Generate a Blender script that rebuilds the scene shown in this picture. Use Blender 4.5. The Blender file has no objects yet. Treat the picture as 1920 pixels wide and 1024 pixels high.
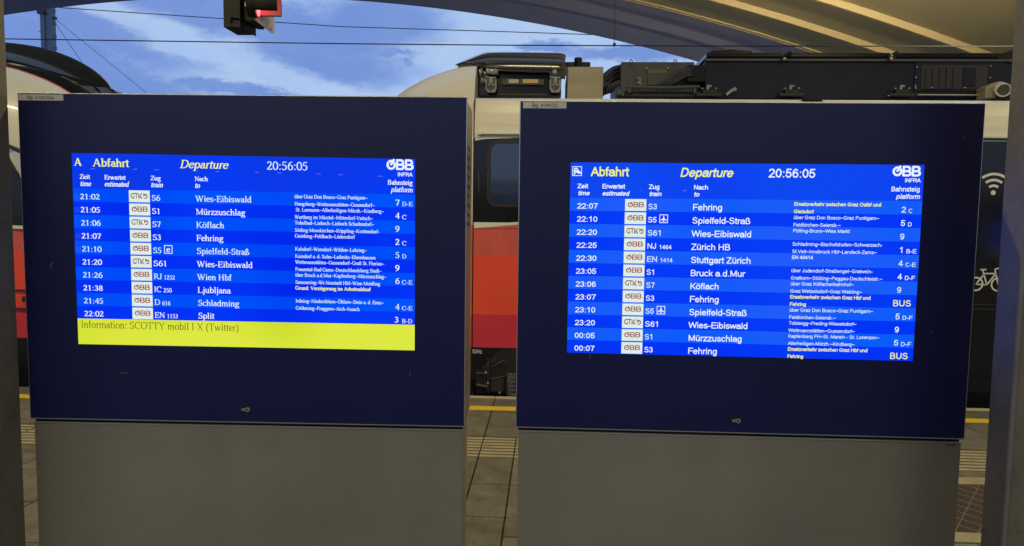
import bpy, bmesh, math, random
import numpy as np
from mathutils import Vector, Matrix
random.seed(7)
S = bpy.context.scene
COL = S.collection
R_ = math.radians

# ------------------------------------------------------------------ camera
EYE = Vector((0, 0, 1.62))
FPX = 1357.5
YAW, PITCH, ROLL = -.04794, -.07821, .012966
cy, sy = math.cos(YAW), math.sin(YAW)
FW = Vector((sy*math.cos(PITCH), cy*math.cos(PITCH), math.sin(PITCH)))
RT0 = Vector((cy, -sy, 0)); UP0 = RT0.cross(FW)
RT = RT0*math.cos(ROLL)+UP0*math.sin(ROLL)
UP = -RT0*math.sin(ROLL)+UP0*math.cos(ROLL)
cd = bpy.data.cameras.new('camera'); cam = bpy.data.objects.new('camera', cd); COL.objects.link(cam)
cam.matrix_world = Matrix(((RT.x, UP.x, -FW.x, EYE.x), (RT.y, UP.y, -FW.y, EYE.y), (RT.z, UP.z, -FW.z, EYE.z), (0, 0, 0, 1)))
cd.sensor_width = 36; cd.lens = 36*FPX/1920; cd.clip_start = .05; cd.clip_end = 3000
S.camera = cam

def ray(px, py): return FW+RT*((px-960)/FPX)+UP*((512-py)/FPX)
def P(px, py, Y):                      # photo pixel -> point on the vertical plane y = Y
    d = ray(px, py); return EYE+d*(Y/d.y)

# ------------------------------------------------------------------ world: dusk sky with clouds
W = bpy.data.worlds.new('World'); S.world = W; W.use_nodes = True
nt = W.node_tree; N = nt.nodes; Lk = nt.links; N.clear()
def nd(t, **k):
    n = N.new(t)
    for a, b in k.items(): setattr(n, a, b)
    return n
def math_(op, a, b=None, c=None, clamp=False):
    n = nd('ShaderNodeMath', operation=op); n.use_clamp = clamp
    for i, v in enumerate((a, b, c)):
        if v is None: continue
        if isinstance(v, (int, float)): n.inputs[i].default_value = v
        else: Lk.new(v, n.inputs[i])
    return n.outputs[0]
def mix_(f, a, b):
    n = nd('ShaderNodeMix', data_type='RGBA')
    for i, v in ((0, f), (6, a), (7, b)):
        if isinstance(v, (int, float)): n.inputs[i].default_value = v
        elif isinstance(v, tuple): n.inputs[i].default_value = (*v, 1)
        else: Lk.new(v, n.inputs[i])
    return n.outputs[2]
def lin(r, g, b): return tuple(((c/255)/12.92 if c < 11 else ((c/255+.055)/1.055)**2.4) for c in (r, g, b))
tc = nd('ShaderNodeTexCoord')
sky = nd('ShaderNodeTexSky', sky_type='NISHITA', sun_disc=False, sun_elevation=R_(-2), sun_rotation=R_(200), air_density=1.2, dust_density=.6, ozone_density=3)
mp = nd('ShaderNodeMapping'); Lk.new(tc.outputs['Generated'], mp.inputs[0])
mp.inputs['Rotation'].default_value = (0, R_(-24), 0); mp.inputs['Scale'].default_value = (1.0, 1.0, 2.6)
def noise(scale, det, rough, vec, dist=0):
    n = nd('ShaderNodeTexNoise'); n.inputs['Scale'].default_value = scale; n.inputs['Detail'].default_value = det
    n.inputs['Roughness'].default_value = rough; n.inputs['Distortion'].default_value = dist; Lk.new(vec, n.inputs['Vector']); return n
wn = noise(7, 10, .68, mp.outputs[0])
fine = noise(9, 9, .62, mp.outputs[0], .4)
big = noise(3.1, 7, .55, mp.outputs[0], .3)
# direction wobbled by noise, so cloud edges fray
wob = nd('ShaderNodeVectorMath', operation='MULTIPLY_ADD')
sub = nd('ShaderNodeVectorMath', operation='SUBTRACT'); Lk.new(wn.outputs['Color'], sub.inputs[0]); sub.inputs[1].default_value = (.5, .5, .5)
Lk.new(sub.outputs[0], wob.inputs[0]); wob.inputs[1].default_value = (.16, .1, .085); Lk.new(tc.outputs['Generated'], wob.inputs[2])
def cloud(px, py, rx, ry, ang):        # a soft cloud bank lying in one direction of the sky
    d = ray(px, py).normalized()
    s = nd('ShaderNodeVectorMath', operation='SUBTRACT'); Lk.new(wob.outputs[0], s.inputs[0]); s.inputs[1].default_value = d
    r = nd('ShaderNodeVectorRotate', rotation_type='Y_AXIS'); Lk.new(s.outputs[0], r.inputs[0]); r.inputs['Angle'].default_value = R_(-ang)
    m = nd('ShaderNodeVectorMath', operation='MULTIPLY'); Lk.new(r.outputs[0], m.inputs[0]); m.inputs[1].default_value = (FPX/rx, 2.0, FPX/ry)
    l = nd('ShaderNodeVectorMath', operation='LENGTH'); Lk.new(m.outputs[0], l.inputs[0])
    k = nd('ShaderNodeMapRange', interpolation_type='SMOOTHSTEP'); Lk.new(l.outputs['Value'], k.inputs[0])
    k.inputs[1].default_value = 1.25; k.inputs[2].default_value = .45; k.inputs[3].default_value = 0; k.inputs[4].default_value = 1
    return k.outputs[0]
cl = None
for c in ((470, 40, 300, 42, 14), (690, 50, 150, 70, -12), (610, 112, 150, 40, 10), (190, 128, 260, 50, 22), (150, 50, 170, 30, 20), (70, 120, 120, 40, 0), (440, 168, 130, 14, 6), (1190, 96, 190, 20, 0), (728, 110, 50, 8, 10), (1010, 88, 60, 12, 0)):
    o = cloud(*c); cl = o if cl is None else math_('MAXIMUM', cl, o)
gen = nd('ShaderNodeMapRange', interpolation_type='SMOOTHSTEP'); Lk.new(big.outputs[0], gen.inputs[0]); gen.inputs[1].default_value = .52; gen.inputs[2].default_value = .68
dens = math_('MAXIMUM', math_('MULTIPLY', cl, math_('ADD', math_('MULTIPLY', fine.outputs[0], .9), .45), clamp=True), math_('MULTIPLY', gen.outputs[0], .3))
base = mix_(.10, lin(184, 211, 249), sky.outputs[0])
shade = mix_(fine.outputs[0], lin(80, 117, 200), lin(132, 164, 226))
streak = math_('MULTIPLY', math_('SUBTRACT', fine.outputs[0], .42), .7, clamp=True)
base2 = mix_(streak, base, lin(128, 175, 245))
colr = mix_(dens, base2, shade)
bg = nd('ShaderNodeBackground'); Lk.new(colr, bg.inputs[0]); bg.inputs[1].default_value = 1.0
wo = nd('ShaderNodeOutputWorld'); Lk.new(bg.outputs[0], wo.inputs[0])

sl = bpy.data.lights.new('sun', 'SUN'); sl.energy = .03; sl.angle = R_(20); sl.color = (1, .85, .7)
so = bpy.data.objects.new('sun', sl); COL.objects.link(so); so.rotation_euler = (R_(80), 0, R_(-20))
S.view_settings.view_transform = 'Standard'; S.view_settings.look = 'None'
S.view_settings.exposure = 0; S.view_settings.gamma = 1; S.view_settings.use_curve_mapping = False
S.cycles.max_bounces = 6

LAMP = (1.0, .84, .50)
def area(name, loc, sx, sy_, power, rot=(0, 0, 0), col=LAMP, parent=None, spread=180):
    l = bpy.data.lights.new(name, 'AREA'); l.shape = 'RECTANGLE'; l.size = sx; l.size_y = sy_; l.energy = power; l.color = col; l.spread = R_(spread)
    o = bpy.data.objects.new(name, l); COL.objects.link(o); o.location = loc; o.rotation_euler = rot
    if parent: o.parent = parent
    return o

# ------------------------------------------------------------------ materials
MATS = {}
def mat(name, col, rough=.5, metal=0, coat=0, var=.12, scale=6, bump=0, bscale=60, stretch=(1, 1, 1), emit=None, estr=1, spec=.5, dirt=0, cr=.05):
    if name in MATS: return MATS[name]
    m = bpy.data.materials.new(name); m.use_nodes = True; t = m.node_tree; b = t.nodes['Principled BSDF']; MATS[name] = m
    if emit:
        t.nodes.remove(b); e = t.nodes.new('ShaderNodeEmission'); e.inputs[0].default_value = (*emit, 1); e.inputs[1].default_value = estr
        t.links.new(e.outputs[0], t.nodes['Material Output'].inputs[0]); return m
    b.inputs['Roughness'].default_value = rough; b.inputs['Metallic'].default_value = metal
    b.inputs['Coat Weight'].default_value = coat; b.inputs['Coat Roughness'].default_value = cr
    b.inputs['Specular IOR Level'].default_value = spec
    tcn = t.nodes.new('ShaderNodeTexCoord'); mpn = t.nodes.new('ShaderNodeMapping'); t.links.new(tcn.outputs['Object'], mpn.inputs[0]); mpn.inputs['Scale'].default_value = stretch
    n1 = t.nodes.new('ShaderNodeTexNoise'); n1.inputs['Scale'].default_value = scale; n1.inputs['Detail'].default_value = 8; n1.inputs['Roughness'].default_value = .65
    t.links.new(mpn.outputs[0], n1.inputs['Vector'])
    cr_ = t.nodes.new('ShaderNodeValToRGB'); e = cr_.color_ramp.elements
    e[0].position = .3; e[1].position = .72
    e[0].color = (*[c*(1-var) for c in col], 1); e[1].color = (*[min(1, c*(1+var)) for c in col], 1)
    t.links.new(n1.outputs[0], cr_.inputs[0]); out = cr_.outputs[0]
    if dirt:
        n3 = t.nodes.new('ShaderNodeTexNoise'); n3.inputs['Scale'].default_value = scale*7; n3.inputs['Detail'].default_value = 5; t.links.new(mpn.outputs[0], n3.inputs['Vector'])
        r3 = t.nodes.new('ShaderNodeMapRange'); r3.inputs[1].default_value = .56; r3.inputs[2].default_value = .7; t.links.new(n3.outputs[0], r3.inputs[0])
        mm = t.nodes.new('ShaderNodeMath'); mm.operation = 'MULTIPLY'; mm.inputs[1].default_value = dirt; t.links.new(r3.outputs[0], mm.inputs[0])
        mx = t.nodes.new('ShaderNodeMix'); mx.data_type = 'RGBA'; t.links.new(mm.outputs[0], mx.inputs[0]); t.links.new(out, mx.inputs[6]); mx.inputs[7].default_value = (*[c*.35 for c in col], 1); out = mx.outputs[2]
    t.links.new(out, b.inputs['Base Color'])
    rm = t.nodes.new('ShaderNodeMapRange'); rm.inputs[3].default_value = max(.02, rough*.8); rm.inputs[4].default_value = min(1, rough*1.25)
    t.links.new(n1.outputs[0], rm.inputs[0]); t.links.new(rm.outputs[0], b.inputs['Roughness'])
    if bump:
        n2 = t.nodes.new('ShaderNodeTexNoise'); n2.inputs['Scale'].default_value = bscale; n2.inputs['Detail'].default_value = 6
        t.links.new(mpn.outputs[0], n2.inputs['Vector'])
        bp = t.nodes.new('ShaderNodeBump'); bp.inputs['Strength'].default_value = bump; bp.inputs['Distance'].default_value = .01
        t.links.new(n2.outputs[0], bp.inputs['Height']); t.links.new(bp.outputs[0], b.inputs['Normal'])
    return m
M_navy = mat('navy_glass', (.009, .012, .080), .42, coat=.14, var=.10, scale=2, bump=.02, bscale=300, cr=.3, spec=.32)
M_brush = mat('brushed_steel', (.315, .292, .235), .46, metal=.35, var=.15, scale=1.6, stretch=(1, 1, 1), bump=.05, bscale=260)
M_side = mat('bare_steel', (.36, .33, .26), .42, metal=.3, var=.15, scale=4, stretch=(1, 1, .3))
M_trim = mat('silver_trim', (.55, .55, .55), .3, metal=.6, var=.05)
M_black = mat('black_gap', (.006, .006, .008), .7)
M_sticker = mat('label_grey', (.62, .63, .56), .6, var=.05)
M_print = mat('print_black', (.02, .02, .02), .7)
M_lock = mat('lock_nickel', (.62, .6, .52), .25, metal=.85)
M_pillar = mat('dark_pillar_paint', (.15, .135, .098), .5, var=.22, scale=5, bump=.12, bscale=90, dirt=.35)
M_pillar_e = mat('pillar_edge_highlight', (.17, .165, .155), .4, var=.2, scale=8)
M_cream = mat('cream_train_paint', (.60, .58, .46), .3, coat=.6, var=.05, scale=1.5, bump=.015, bscale=4, stretch=(1, 1, 2.5))
M_lgrey = mat('light_grey_paint', (.45, .46, .47), .3, coat=.5, var=.05)
M_red0 = mat('pinkish_red_paint', (.60, .105, .080), .3, coat=.4, var=.14, scale=3, stretch=(2, 1, .5))
M_red1 = mat('orange_red_paint', (.80, .08, .042), .3, coat=.4, var=.06)
M_red2 = mat('crimson_paint', (.58, .035, .065), .3, coat=.4, var=.08, scale=3)
M_band = mat('dark_window_band', (.012, .013, .018), .11, coat=0, spec=.28, var=.2, scale=2, bump=.02, bscale=5)
M_skirt = mat('skirt_dark', (.010, .010, .014), .45, spec=.2, var=.3)
M_under = mat('bogie_black', (.006, .006, .008), .55, var=.4, scale=12)
M_rail_w = mat('gutter_white', (.60, .57, .45), .35)
M_glass = mat('window_glass', (.02, .035, .09), .05, coat=.3, var=.1, spec=.6)
M_gasket = mat('rubber_gasket', (.012, .012, .015), .5)
M_fair = mat('gloss_black_fairing', (.022, .021, .019), .22, coat=.7, var=.12, scale=3, bump=.05, bscale=3)
M_hull = mat('gloss_black_hull', (.008, .008, .011), .2, coat=.35, spec=.3, var=.1)
M_redline = mat('red_trim_line', (.55, .07, .03), .35, coat=.3)
M_roofbox = mat('roof_dark_grey', (.010, .012, .026), .5, spec=.15, var=.15, scale=3)
M_roofbox2 = mat('roof_mid_grey', (.043, .046, .045), .55, var=.12, scale=3)
M_sheet = mat('weathered_sheet', (.26, .23, .15), .5, metal=.2, var=.22, scale=3, stretch=(.4, 1, 2.2))
M_cable = mat('black_cable', (.012, .012, .015), .5)
M_galv = mat('galvanised', (.24, .24, .23), .5, metal=.2, var=.2, scale=20)
M_yplate = mat('yellow_plate', (.50, .36, .13), .5, var=.1)
M_gplate = mat('grey_plate', (.42, .39, .32), .5, var=.1)
M_slab = mat('concrete_slab', (.125, .117, .086), .8, var=.38, scale=7, bump=.5, bscale=160, dirt=.5)
M_slabs = [M_slab] + [mat('concrete_slab_tone%s' % 'abc'[i], (.125*k, .117*k, .086*k), .8, var=.38, scale=7, bump=.5, bscale=160, dirt=.5) for i, k in enumerate((.85, 1.12, .96))]
M_tactg = mat('tactile_groove_shade', (.055, .048, .032), .85, var=.3, scale=9)  # darker groove bed: the shade between the ribs is put into the colour
M_tact = mat('tactile_cream', (.27, .235, .135), .75, var=.2, scale=9, bump=.3, bscale=120, dirt=.4)
M_yel = mat('yellow_line_paint', (.62, .46, .02), .6, var=.12, scale=14, dirt=.25)
M_edge = mat('cream_edge_paint', (.42, .37, .24), .7, var=.15)
M_conc = mat('platform_concrete', (.10, .095, .08), .85, var=.2, bump=.4, bscale=50)
M_ballast = mat('ballast', (.17, .16, .15), .95, var=.5, scale=14, bump=1, bscale=20)
M_railst = mat('rail_steel', (.2, .15, .12), .5, metal=.5)
M_grate = mat('rust_grate', (.062, .045, .035), .7, var=.3, scale=20)
M_gratew = mat('worn_grate_bar', (.16, .11, .085), .55, var=.3, scale=30)
M_vault = mat('vault_paint', (.34, .31, .21), .75, var=.08, scale=1.2, bump=.04, bscale=14)
M_vrib = mat('vault_rib_paint', (.36, .30, .19), .65, var=.06)
M_gird = mat('girder_paint', (.30, .32, .50), .7, var=.10, scale=1.5, bump=.05, bscale=20)
M_canopy = mat('canopy_soffit', (.12, .115, .10), .8, var=.1)
M_sigb = mat('signal_black', (.012, .013, .011), .6, spec=.2, var=.3)
M_sigp = mat('signal_plate_grey', (.62, .55, .54), .5, var=.1)
M_mast = mat('mast_grey', (.10, .13, .20), .6, var=.1)
M_wire = mat('wire_dark', (.02, .022, .035), .6)
M_white = mat('white_vinyl', (.62, .62, .55), .5, var=.04)

def emis(name, rgb, s=1.0):
    return mat(name, (0, 0, 0), emit=lin(*rgb), estr=s)
def emis_grad(name, rgb, rgb2):        # a lit panel whose picture drifts slightly in brightness across it
    if name in MATS: return MATS[name]
    m = bpy.data.materials.new(name); m.use_nodes = True; t = m.node_tree; t.nodes.clear(); MATS[name] = m
    o = t.nodes.new('ShaderNodeOutputMaterial'); e = t.nodes.new('ShaderNodeEmission'); c = t.nodes.new('ShaderNodeTexCoord')
    n = t.nodes.new('ShaderNodeTexNoise'); n.inputs['Scale'].default_value = 2.2; n.inputs['Detail'].default_value = 1
    mx = t.nodes.new('ShaderNodeMix'); mx.data_type = 'RGBA'; mx.inputs[6].default_value = (*lin(*rgb), 1); mx.inputs[7].default_value = (*lin(*rgb2), 1)
    mr = t.nodes.new('ShaderNodeMapRange'); mr.inputs[1].default_value = .35; mr.inputs[2].default_value = .65
    t.links.new(c.outputs['Object'], n.inputs['Vector']); t.links.new(n.outputs[0], mr.inputs[0]); t.links.new(mr.outputs[0], mx.inputs[0]); t.links.new(mx.outputs[2], e.inputs[0]); t.links.new(e.outputs[0], o.inputs[0])
    return m

# ------------------------------------------------------------------ mesh helpers
class MB:
    def __init__(s): s.v = []; s.f = []; s.m = []
    def add(s, vs, fs, m=0):
        b = len(s.v); s.v += [tuple(v) for v in vs]; s.f += [tuple(b+i for i in f) for f in fs]; s.m += [m]*len(fs); return s
    def box(s, x0, x1, y0, y1, z0, z1, m=0):
        x0, x1 = sorted((x0, x1)); y0, y1 = sorted((y0, y1)); z0, z1 = sorted((z0, z1))
        return s.add([(x0, y0, z0), (x1, y0, z0), (x1, y1, z0), (x0, y1, z0), (x0, y0, z1), (x1, y0, z1), (x1, y1, z1), (x0, y1, z1)],
                     [(0, 3, 2, 1), (4, 5, 6, 7), (0, 1, 5, 4), (1, 2, 6, 5), (2, 3, 7, 6), (3, 0, 4, 7)], m)
    def prism(s, poly, y0, y1, m=0):   # outline in x,z carried from y0 to y1
        n = len(poly)
        vs = [(x, y0, z) for x, z in poly]+[(x, y1, z) for x, z in poly]
        fs = [tuple(range(n)), tuple(range(2*n-1, n-1, -1))]+[(i, i+n, (i+1) % n+n, (i+1) % n) for i in range(n)]
        return s.add(vs, fs, m)
    def tube(s, pts, r, n=8, m=0, caps=True):
        pts = [Vector(p) for p in pts]; rs = r if isinstance(r, (list, tuple)) else [r]*len(pts); rings = []
        for i, p in enumerate(pts):
            d = (pts[min(i+1, len(pts)-1)]-pts[max(i-1, 0)]).normalized()
            a = d.cross(Vector((0, 0, 1)) if abs(d.z) < .9 else Vector((1, 0, 0))).normalized(); b = d.cross(a)
            rings.append([p+(a*math.cos(2*math.pi*k/n)+b*math.sin(2*math.pi*k/n))*rs[i] for k in range(n)])
        vs = [v for g in rings for v in g]
        fs = [(i*n+k, i*n+(k+1) % n, (i+1)*n+(k+1) % n, (i+1)*n+k) for i in range(len(pts)-1) for k in range(n)]
        if caps: fs += [tuple(range(n))[::-1], tuple((len(pts)-1)*n+k for k in range(n))]
        return s.add(vs, fs, m)
    def build(s, name, mats, parent=None, bevel=0, smooth=False, local=False, segs=2):
        me = bpy.data.meshes.new(name); L = Vector((0, 0, 0))
        if parent is not None and not local:
            r = parent
            while r.parent: r = r.parent
            L = r.location
        me.from_pydata([Vector(v)-L for v in s.v], [], s.f)
        if not isinstance(mats, (list, tuple)): mats = [mats]
        for q in mats: me.materials.append(q)
        for p, i in zip(me.polygons, s.m): p.material_index = min(i, len(mats)-1); p.use_smooth = smooth
        bm = bmesh.new(); bm.from_mesh(me); bmesh.ops.recalc_face_normals(bm, faces=bm.faces); bm.to_mesh(me); bm.free()
        o = bpy.data.objects.new(name, me); COL.objects.link(o)
        if parent is not None: o.parent = parent
        if bevel:
            b = o.modifiers.new('bevel', 'BEVEL'); b.width = bevel; b.segments = segs; b.limit_method = 'ANGLE'; b.angle_limit = R_(35); b.harden_normals = False
        return o
def tag(o, label=None, cat=None, group=None, kind=None):
    for k, v in (('label', label), ('category', cat), ('group', group), ('kind', kind)):
        if v: o[k] = v
    return o
def thing(name, loc, label, cat, group=None, rz=0):
    o = bpy.data.objects.new(name, None); COL.objects.link(o); o.location = loc; o.rotation_euler = (0, 0, rz); o.empty_display_size = .2
    return tag(o, label, cat, group)
def boxpx(mb, a, b, Y, depth, m=0):    # a box whose near face covers photo rectangle a..b on plane y = Y
    p, q = P(*a, Y), P(b[0], b[1], Y); mb.box(p.x, q.x, Y, Y+depth, p.z, q.z, m); return mb

# ------------------------------------------------------------------ lettering
def nibpoly(nx, ny, k=8): return [(nx*math.cos(2*math.pi*i/k+.39), ny*math.sin(2*math.pi*i/k+.39)) for i in range(k)]
def hull(pts):
    pts = sorted(set((round(x, 3), round(y, 3)) for x, y in pts))
    def half(ps):
        h = []
        for p in ps:
            while len(h) > 1 and (h[-1][0]-h[-2][0])*(p[1]-h[-2][1])-(h[-1][1]-h[-2][1])*(p[0]-h[-2][0]) <= 0: h.pop()
            h.append(p)
        return h
    a = half(pts); b = half(pts[::-1]); return a[:-1]+b[:-1]
def stroke(out, pts, nx, ny):
    nb = nibpoly(nx, ny)
    for (x0, y0), (x1, y1) in zip(pts, pts[1:]):
        out.append(hull([(x0+a, y0+b) for a, b in nb]+[(x1+a, y1+b) for a, b in nb]))
def arc(cx, cy_, rx, ry, a0, a1):
    n = max(3, int(abs(a1-a0)/22)); return [(cx+rx*math.cos(R_(a0+(a1-a0)*i/n)), cy_+ry*math.sin(R_(a0+(a1-a0)*i/n))) for i in range(n+1)]
G = {
'A': (722, 'T 350 650 100 12;L 361 640 610 12;T 180 220 520 220;S 100 12 85;S 610 12 100'),
'B': (667, 'L 150 12 150 650;A 330 500 170 150 -90 90;A 350 180 200 168 -90 90;T 60 650 340 650;T 150 350 340 350;T 60 12 350 12'),
'C': (667, 'A 370 330 300 330 50 310;T 590 450 600 640'),
'D': (722, 'L 150 12 150 650;A 330 331 300 319 -90 90;T 60 650 330 650;T 60 12 330 12'),
'E': (611, 'L 150 12 150 650;T 60 650 550 650 550 520;T 150 345 420 345;T 420 260 420 430;T 60 12 560 12 580 160'),
'F': (556, 'L 150 12 150 650;T 60 650 520 650 520 520;T 150 345 400 345;T 400 260 400 430;S 150 12 95'),
'G': (722, 'A 370 330 310 330 50 320;T 615 470 620 640;L 600 60 600 290;S 600 300 90'),
'H': (722, 'L 150 12 150 650;L 570 12 570 650;T 150 345 570 345;S 150 12 95;S 570 12 95;S 150 650 95;S 570 650 95'),
'I': (333, 'L 166 12 166 650;S 166 12 110;S 166 650 110'),
'J': (389, 'L 250 120 250 650;A 150 120 100 120 200 360;S 250 650 100'),
'K': (722, 'L 150 12 150 650;T 560 640 200 330;L 270 400 600 12;S 150 12 95;S 150 650 95;S 560 650 85;S 610 12 85'),
'L': (611, 'L 150 12 150 650;S 150 650 95;T 60 12 560 12 590 170'),
'M': (889, 'L 740 12 740 650;T 140 12 140 640;L 150 650 440 60;T 440 60 740 650;S 140 12 100;S 740 12 110;S 110 650 80;S 760 650 90'),
'N': (722, 'T 130 12 130 640;L 120 650 590 30;T 590 30 590 650;S 130 12 95;S 80 650 60;S 590 650 90'),
'O': (722, 'A 361 331 300 325 0 360'),
'P': (556, 'L 150 12 150 650;A 320 500 170 150 -90 90;T 60 650 330 650;T 150 350 330 350;S 150 12 95'),
'R': (667, 'L 150 12 150 650;A 320 500 170 150 -90 90;T 60 650 330 650;T 150 350 330 350;S 150 12 95;L 330 350 590 12;S 600 12 70'),
'S': (556, 'A 280 500 165 155 30 270;A 280 180 190 170 -150 90;T 430 520 430 650;T 90 10 90 160'),
'T': (611, 'L 305 12 305 650;T 30 520 50 650 560 650 580 520;S 305 12 110'),
'V': (722, 'L 110 650 370 10;T 370 10 610 650;S 110 650 95;S 610 650 85'),
'W': (944, 'L 90 650 300 10;T 300 10 470 600;L 460 640 640 10;T 640 10 860 650;S 90 650 80;S 860 650 80;S 400 650 90'),
'X': (722, 'L 130 650 590 12;T 590 650 120 12;S 130 650 90;S 590 650 80;S 590 12 90;S 120 12 80'),
'Y': (722, 'L 120 650 361 310;T 600 650 361 310;L 361 12 361 310;S 120 650 90;S 600 650 80;S 361 12 100'),
'Z': (611, 'T 90 520 100 650 540 650;L 530 640 70 20;T 50 12 550 12 575 160'),
'a': (444, 'L 325 70 325 310;A 210 310 115 130 0 150;A 205 140 140 130 70 330;T 325 50 400 20 440 50'),
'b': (500, 'L 120 12 120 670;A 265 225 175 212 -145 145;T 40 660 120 670'),
'c': (444, 'A 250 225 195 213 50 310'),
'd': (500, 'L 380 12 380 670;A 235 225 175 212 35 325;T 300 660 380 670;T 380 12 460 20'),
'e': (444, 'T 60 260 390 260;A 235 225 175 213 10 320'),
'f': (333, 'L 150 12 150 560;A 235 560 85 110 50 180;T 30 440 290 440;S 150 12 95'),
'g': (500, 'A 230 300 140 140 0 360;A 240 -90 190 110 0 360;L 160 160 140 90 200 40;T 350 400 470 420'),
'h': (500, 'L 110 12 110 670;A 270 300 120 135 0 170;L 390 12 390 300;S 110 12 90;S 390 12 90;T 30 660 110 670'),
'i': (278, 'L 140 12 140 430;D 140 600;S 140 12 95;S 100 430 50'),
'j': (278, 'L 150 -120 150 430;A 60 -120 90 80 270 360;D 150 600;S 110 430 50'),
'k': (500, 'L 110 12 110 670;T 400 430 160 200;L 220 260 430 12;S 110 12 90;S 430 12 80;S 400 435 80;T 30 660 110 670'),
'l': (278, 'L 140 12 140 670;S 140 12 95;T 50 660 140 670'),
'm': (778, 'L 110 12 110 430;A 250 300 120 130 0 160;L 385 12 385 300;A 530 300 120 130 0 160;L 665 12 665 300;S 110 12 90;S 385 12 90;S 665 12 90;S 80 430 50'),
'n': (500, 'L 110 12 110 430;A 265 300 120 130 0 160;L 385 12 385 300;S 110 12 90;S 385 12 90;S 80 430 50'),
'o': (500, 'A 250 225 192 213 0 360'),
'p': (500, 'L 120 -205 120 430;A 265 225 175 212 -145 145;S 120 -205 90;T 40 420 120 430'),
'r': (333, 'L 120 12 120 430;A 240 300 110 130 60 160;S 120 12 90;S 90 430 50'),
's': (389, 'A 190 330 115 105 30 270;A 190 115 130 110 -150 90'),
't': (278, 'L 120 70 120 560;A 190 80 70 70 180 300;T 20 440 260 440'),
'u': (500, 'L 100 150 100 430;A 230 150 130 140 180 330;L 380 12 380 430;S 70 430 50;S 350 430 50;T 380 12 450 20'),
'v': (500, 'L 90 430 260 10;T 260 10 420 430;S 90 430 75;S 420 430 70'),
'w': (722, 'L 80 430 220 10;T 220 10 360 400;L 350 430 500 10;T 500 10 650 430;S 80 430 65;S 650 430 65'),
'x': (500, 'L 90 430 410 12;T 410 430 80 12;S 90 430 70;S 410 12 70'),
'y': (500, 'L 90 430 260 20;T 430 430 230 -80 140 -190 60 -190;S 90 430 75;S 430 430 65'),
'z': (444, 'T 70 340 80 435 380 435;L 370 430 70 20;T 50 12 400 12 410 120'),
'\u00df': (500, 'L 110 12 110 500;A 215 520 105 150 0 180;A 250 165 165 150 -120 90;T 320 500 240 320;S 80 12 70'),
'0': (500, 'A 250 331 190 325 0 360'), '1': (500, 'L 260 12 260 640;T 260 640 120 570;S 260 12 110'),
'2': (500, 'A 230 480 150 170 -30 160;L 365 410 70 30;T 55 25 430 25;T 60 50 430 50 440 110'),
'3': (500, 'A 230 490 130 155 -90 150;A 220 180 165 165 -150 90'),
'4': (500, 'L 350 12 350 650;T 350 640 40 200 470 200;T 40 215 470 215'),
'5': (500, 'T 130 640 400 640;T 130 620 400 620;T 140 640 100 400;A 210 210 185 200 -140 120'),
'6': (500, 'A 260 210 180 200 0 360;A 400 210 320 440 92 180'), '7': (500, 'T 50 560 60 630 440 630;T 55 605 440 605;L 430 620 200 12'),
'8': (500, 'A 250 490 140 155 0 360;A 250 175 170 168 0 360'), '9': (500, 'A 240 450 180 200 0 360;A 100 450 320 440 -88 0'),
':': (278, 'D 140 60;D 140 400'), '.': (250, 'D 125 60'), '-': (333, 'T 50 220 280 220;T 50 240 280 240'),
'~': (541, 'T 60 200 170 260 360 200 480 260;T 60 215 170 275 360 215 480 275'), '(': (333, 'A 330 250 230 420 115 245'), ')': (333, 'A 0 250 230 420 -65 65'), ' ': (250, ''), ',': (250, 'L 130 60 100 -80'),
'[': (333, ''), }
for k, b, dx in (('\u00fc', 'u', 240), ('\u00f6', 'o', 250), ('\u00e4', 'a', 210)):
    G[k] = (G[b][0], G[b][1]+';D %d 600;D %d 600' % (dx-85, dx+85))
G['\u00d6'] = (722, G['O'][1]+';D 260 790;D 460 790')
def serif_polys(text, bold=1.0, italic=0.0):
    out = []; x = 0
    for ch in text:
        w, sp = G.get(ch, G[' ']); cur = []
        for c in filter(None, sp.split(';')):
            t = c.split(); k = t[0]; n = [float(q) for q in t[1:]]
            tk = (56*bold, 27*bold); tn = (30*bold, 26*bold)
            if k == 'L': stroke(cur, list(zip(n[::2], n[1::2])), *tk)
            elif k == 'T': stroke(cur, list(zip(n[::2], n[1::2])), *tn)
            elif k == 'A': stroke(cur, arc(*n), *tk)
            elif k == 'S': stroke(cur, [(n[0]-n[2], n[1]), (n[0]+n[2], n[1])], 10, 18*bold)
            elif k == 'D': cur.append(nibpoly(58, 58))  if False else cur.append([(n[0]+a, n[1]+b) for a, b in nibpoly(60, 60)])
        out += [[((a+x+b*italic)/662, b/662) for a, b in p] for p in cur]; x += w
    return out, x/662
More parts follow.
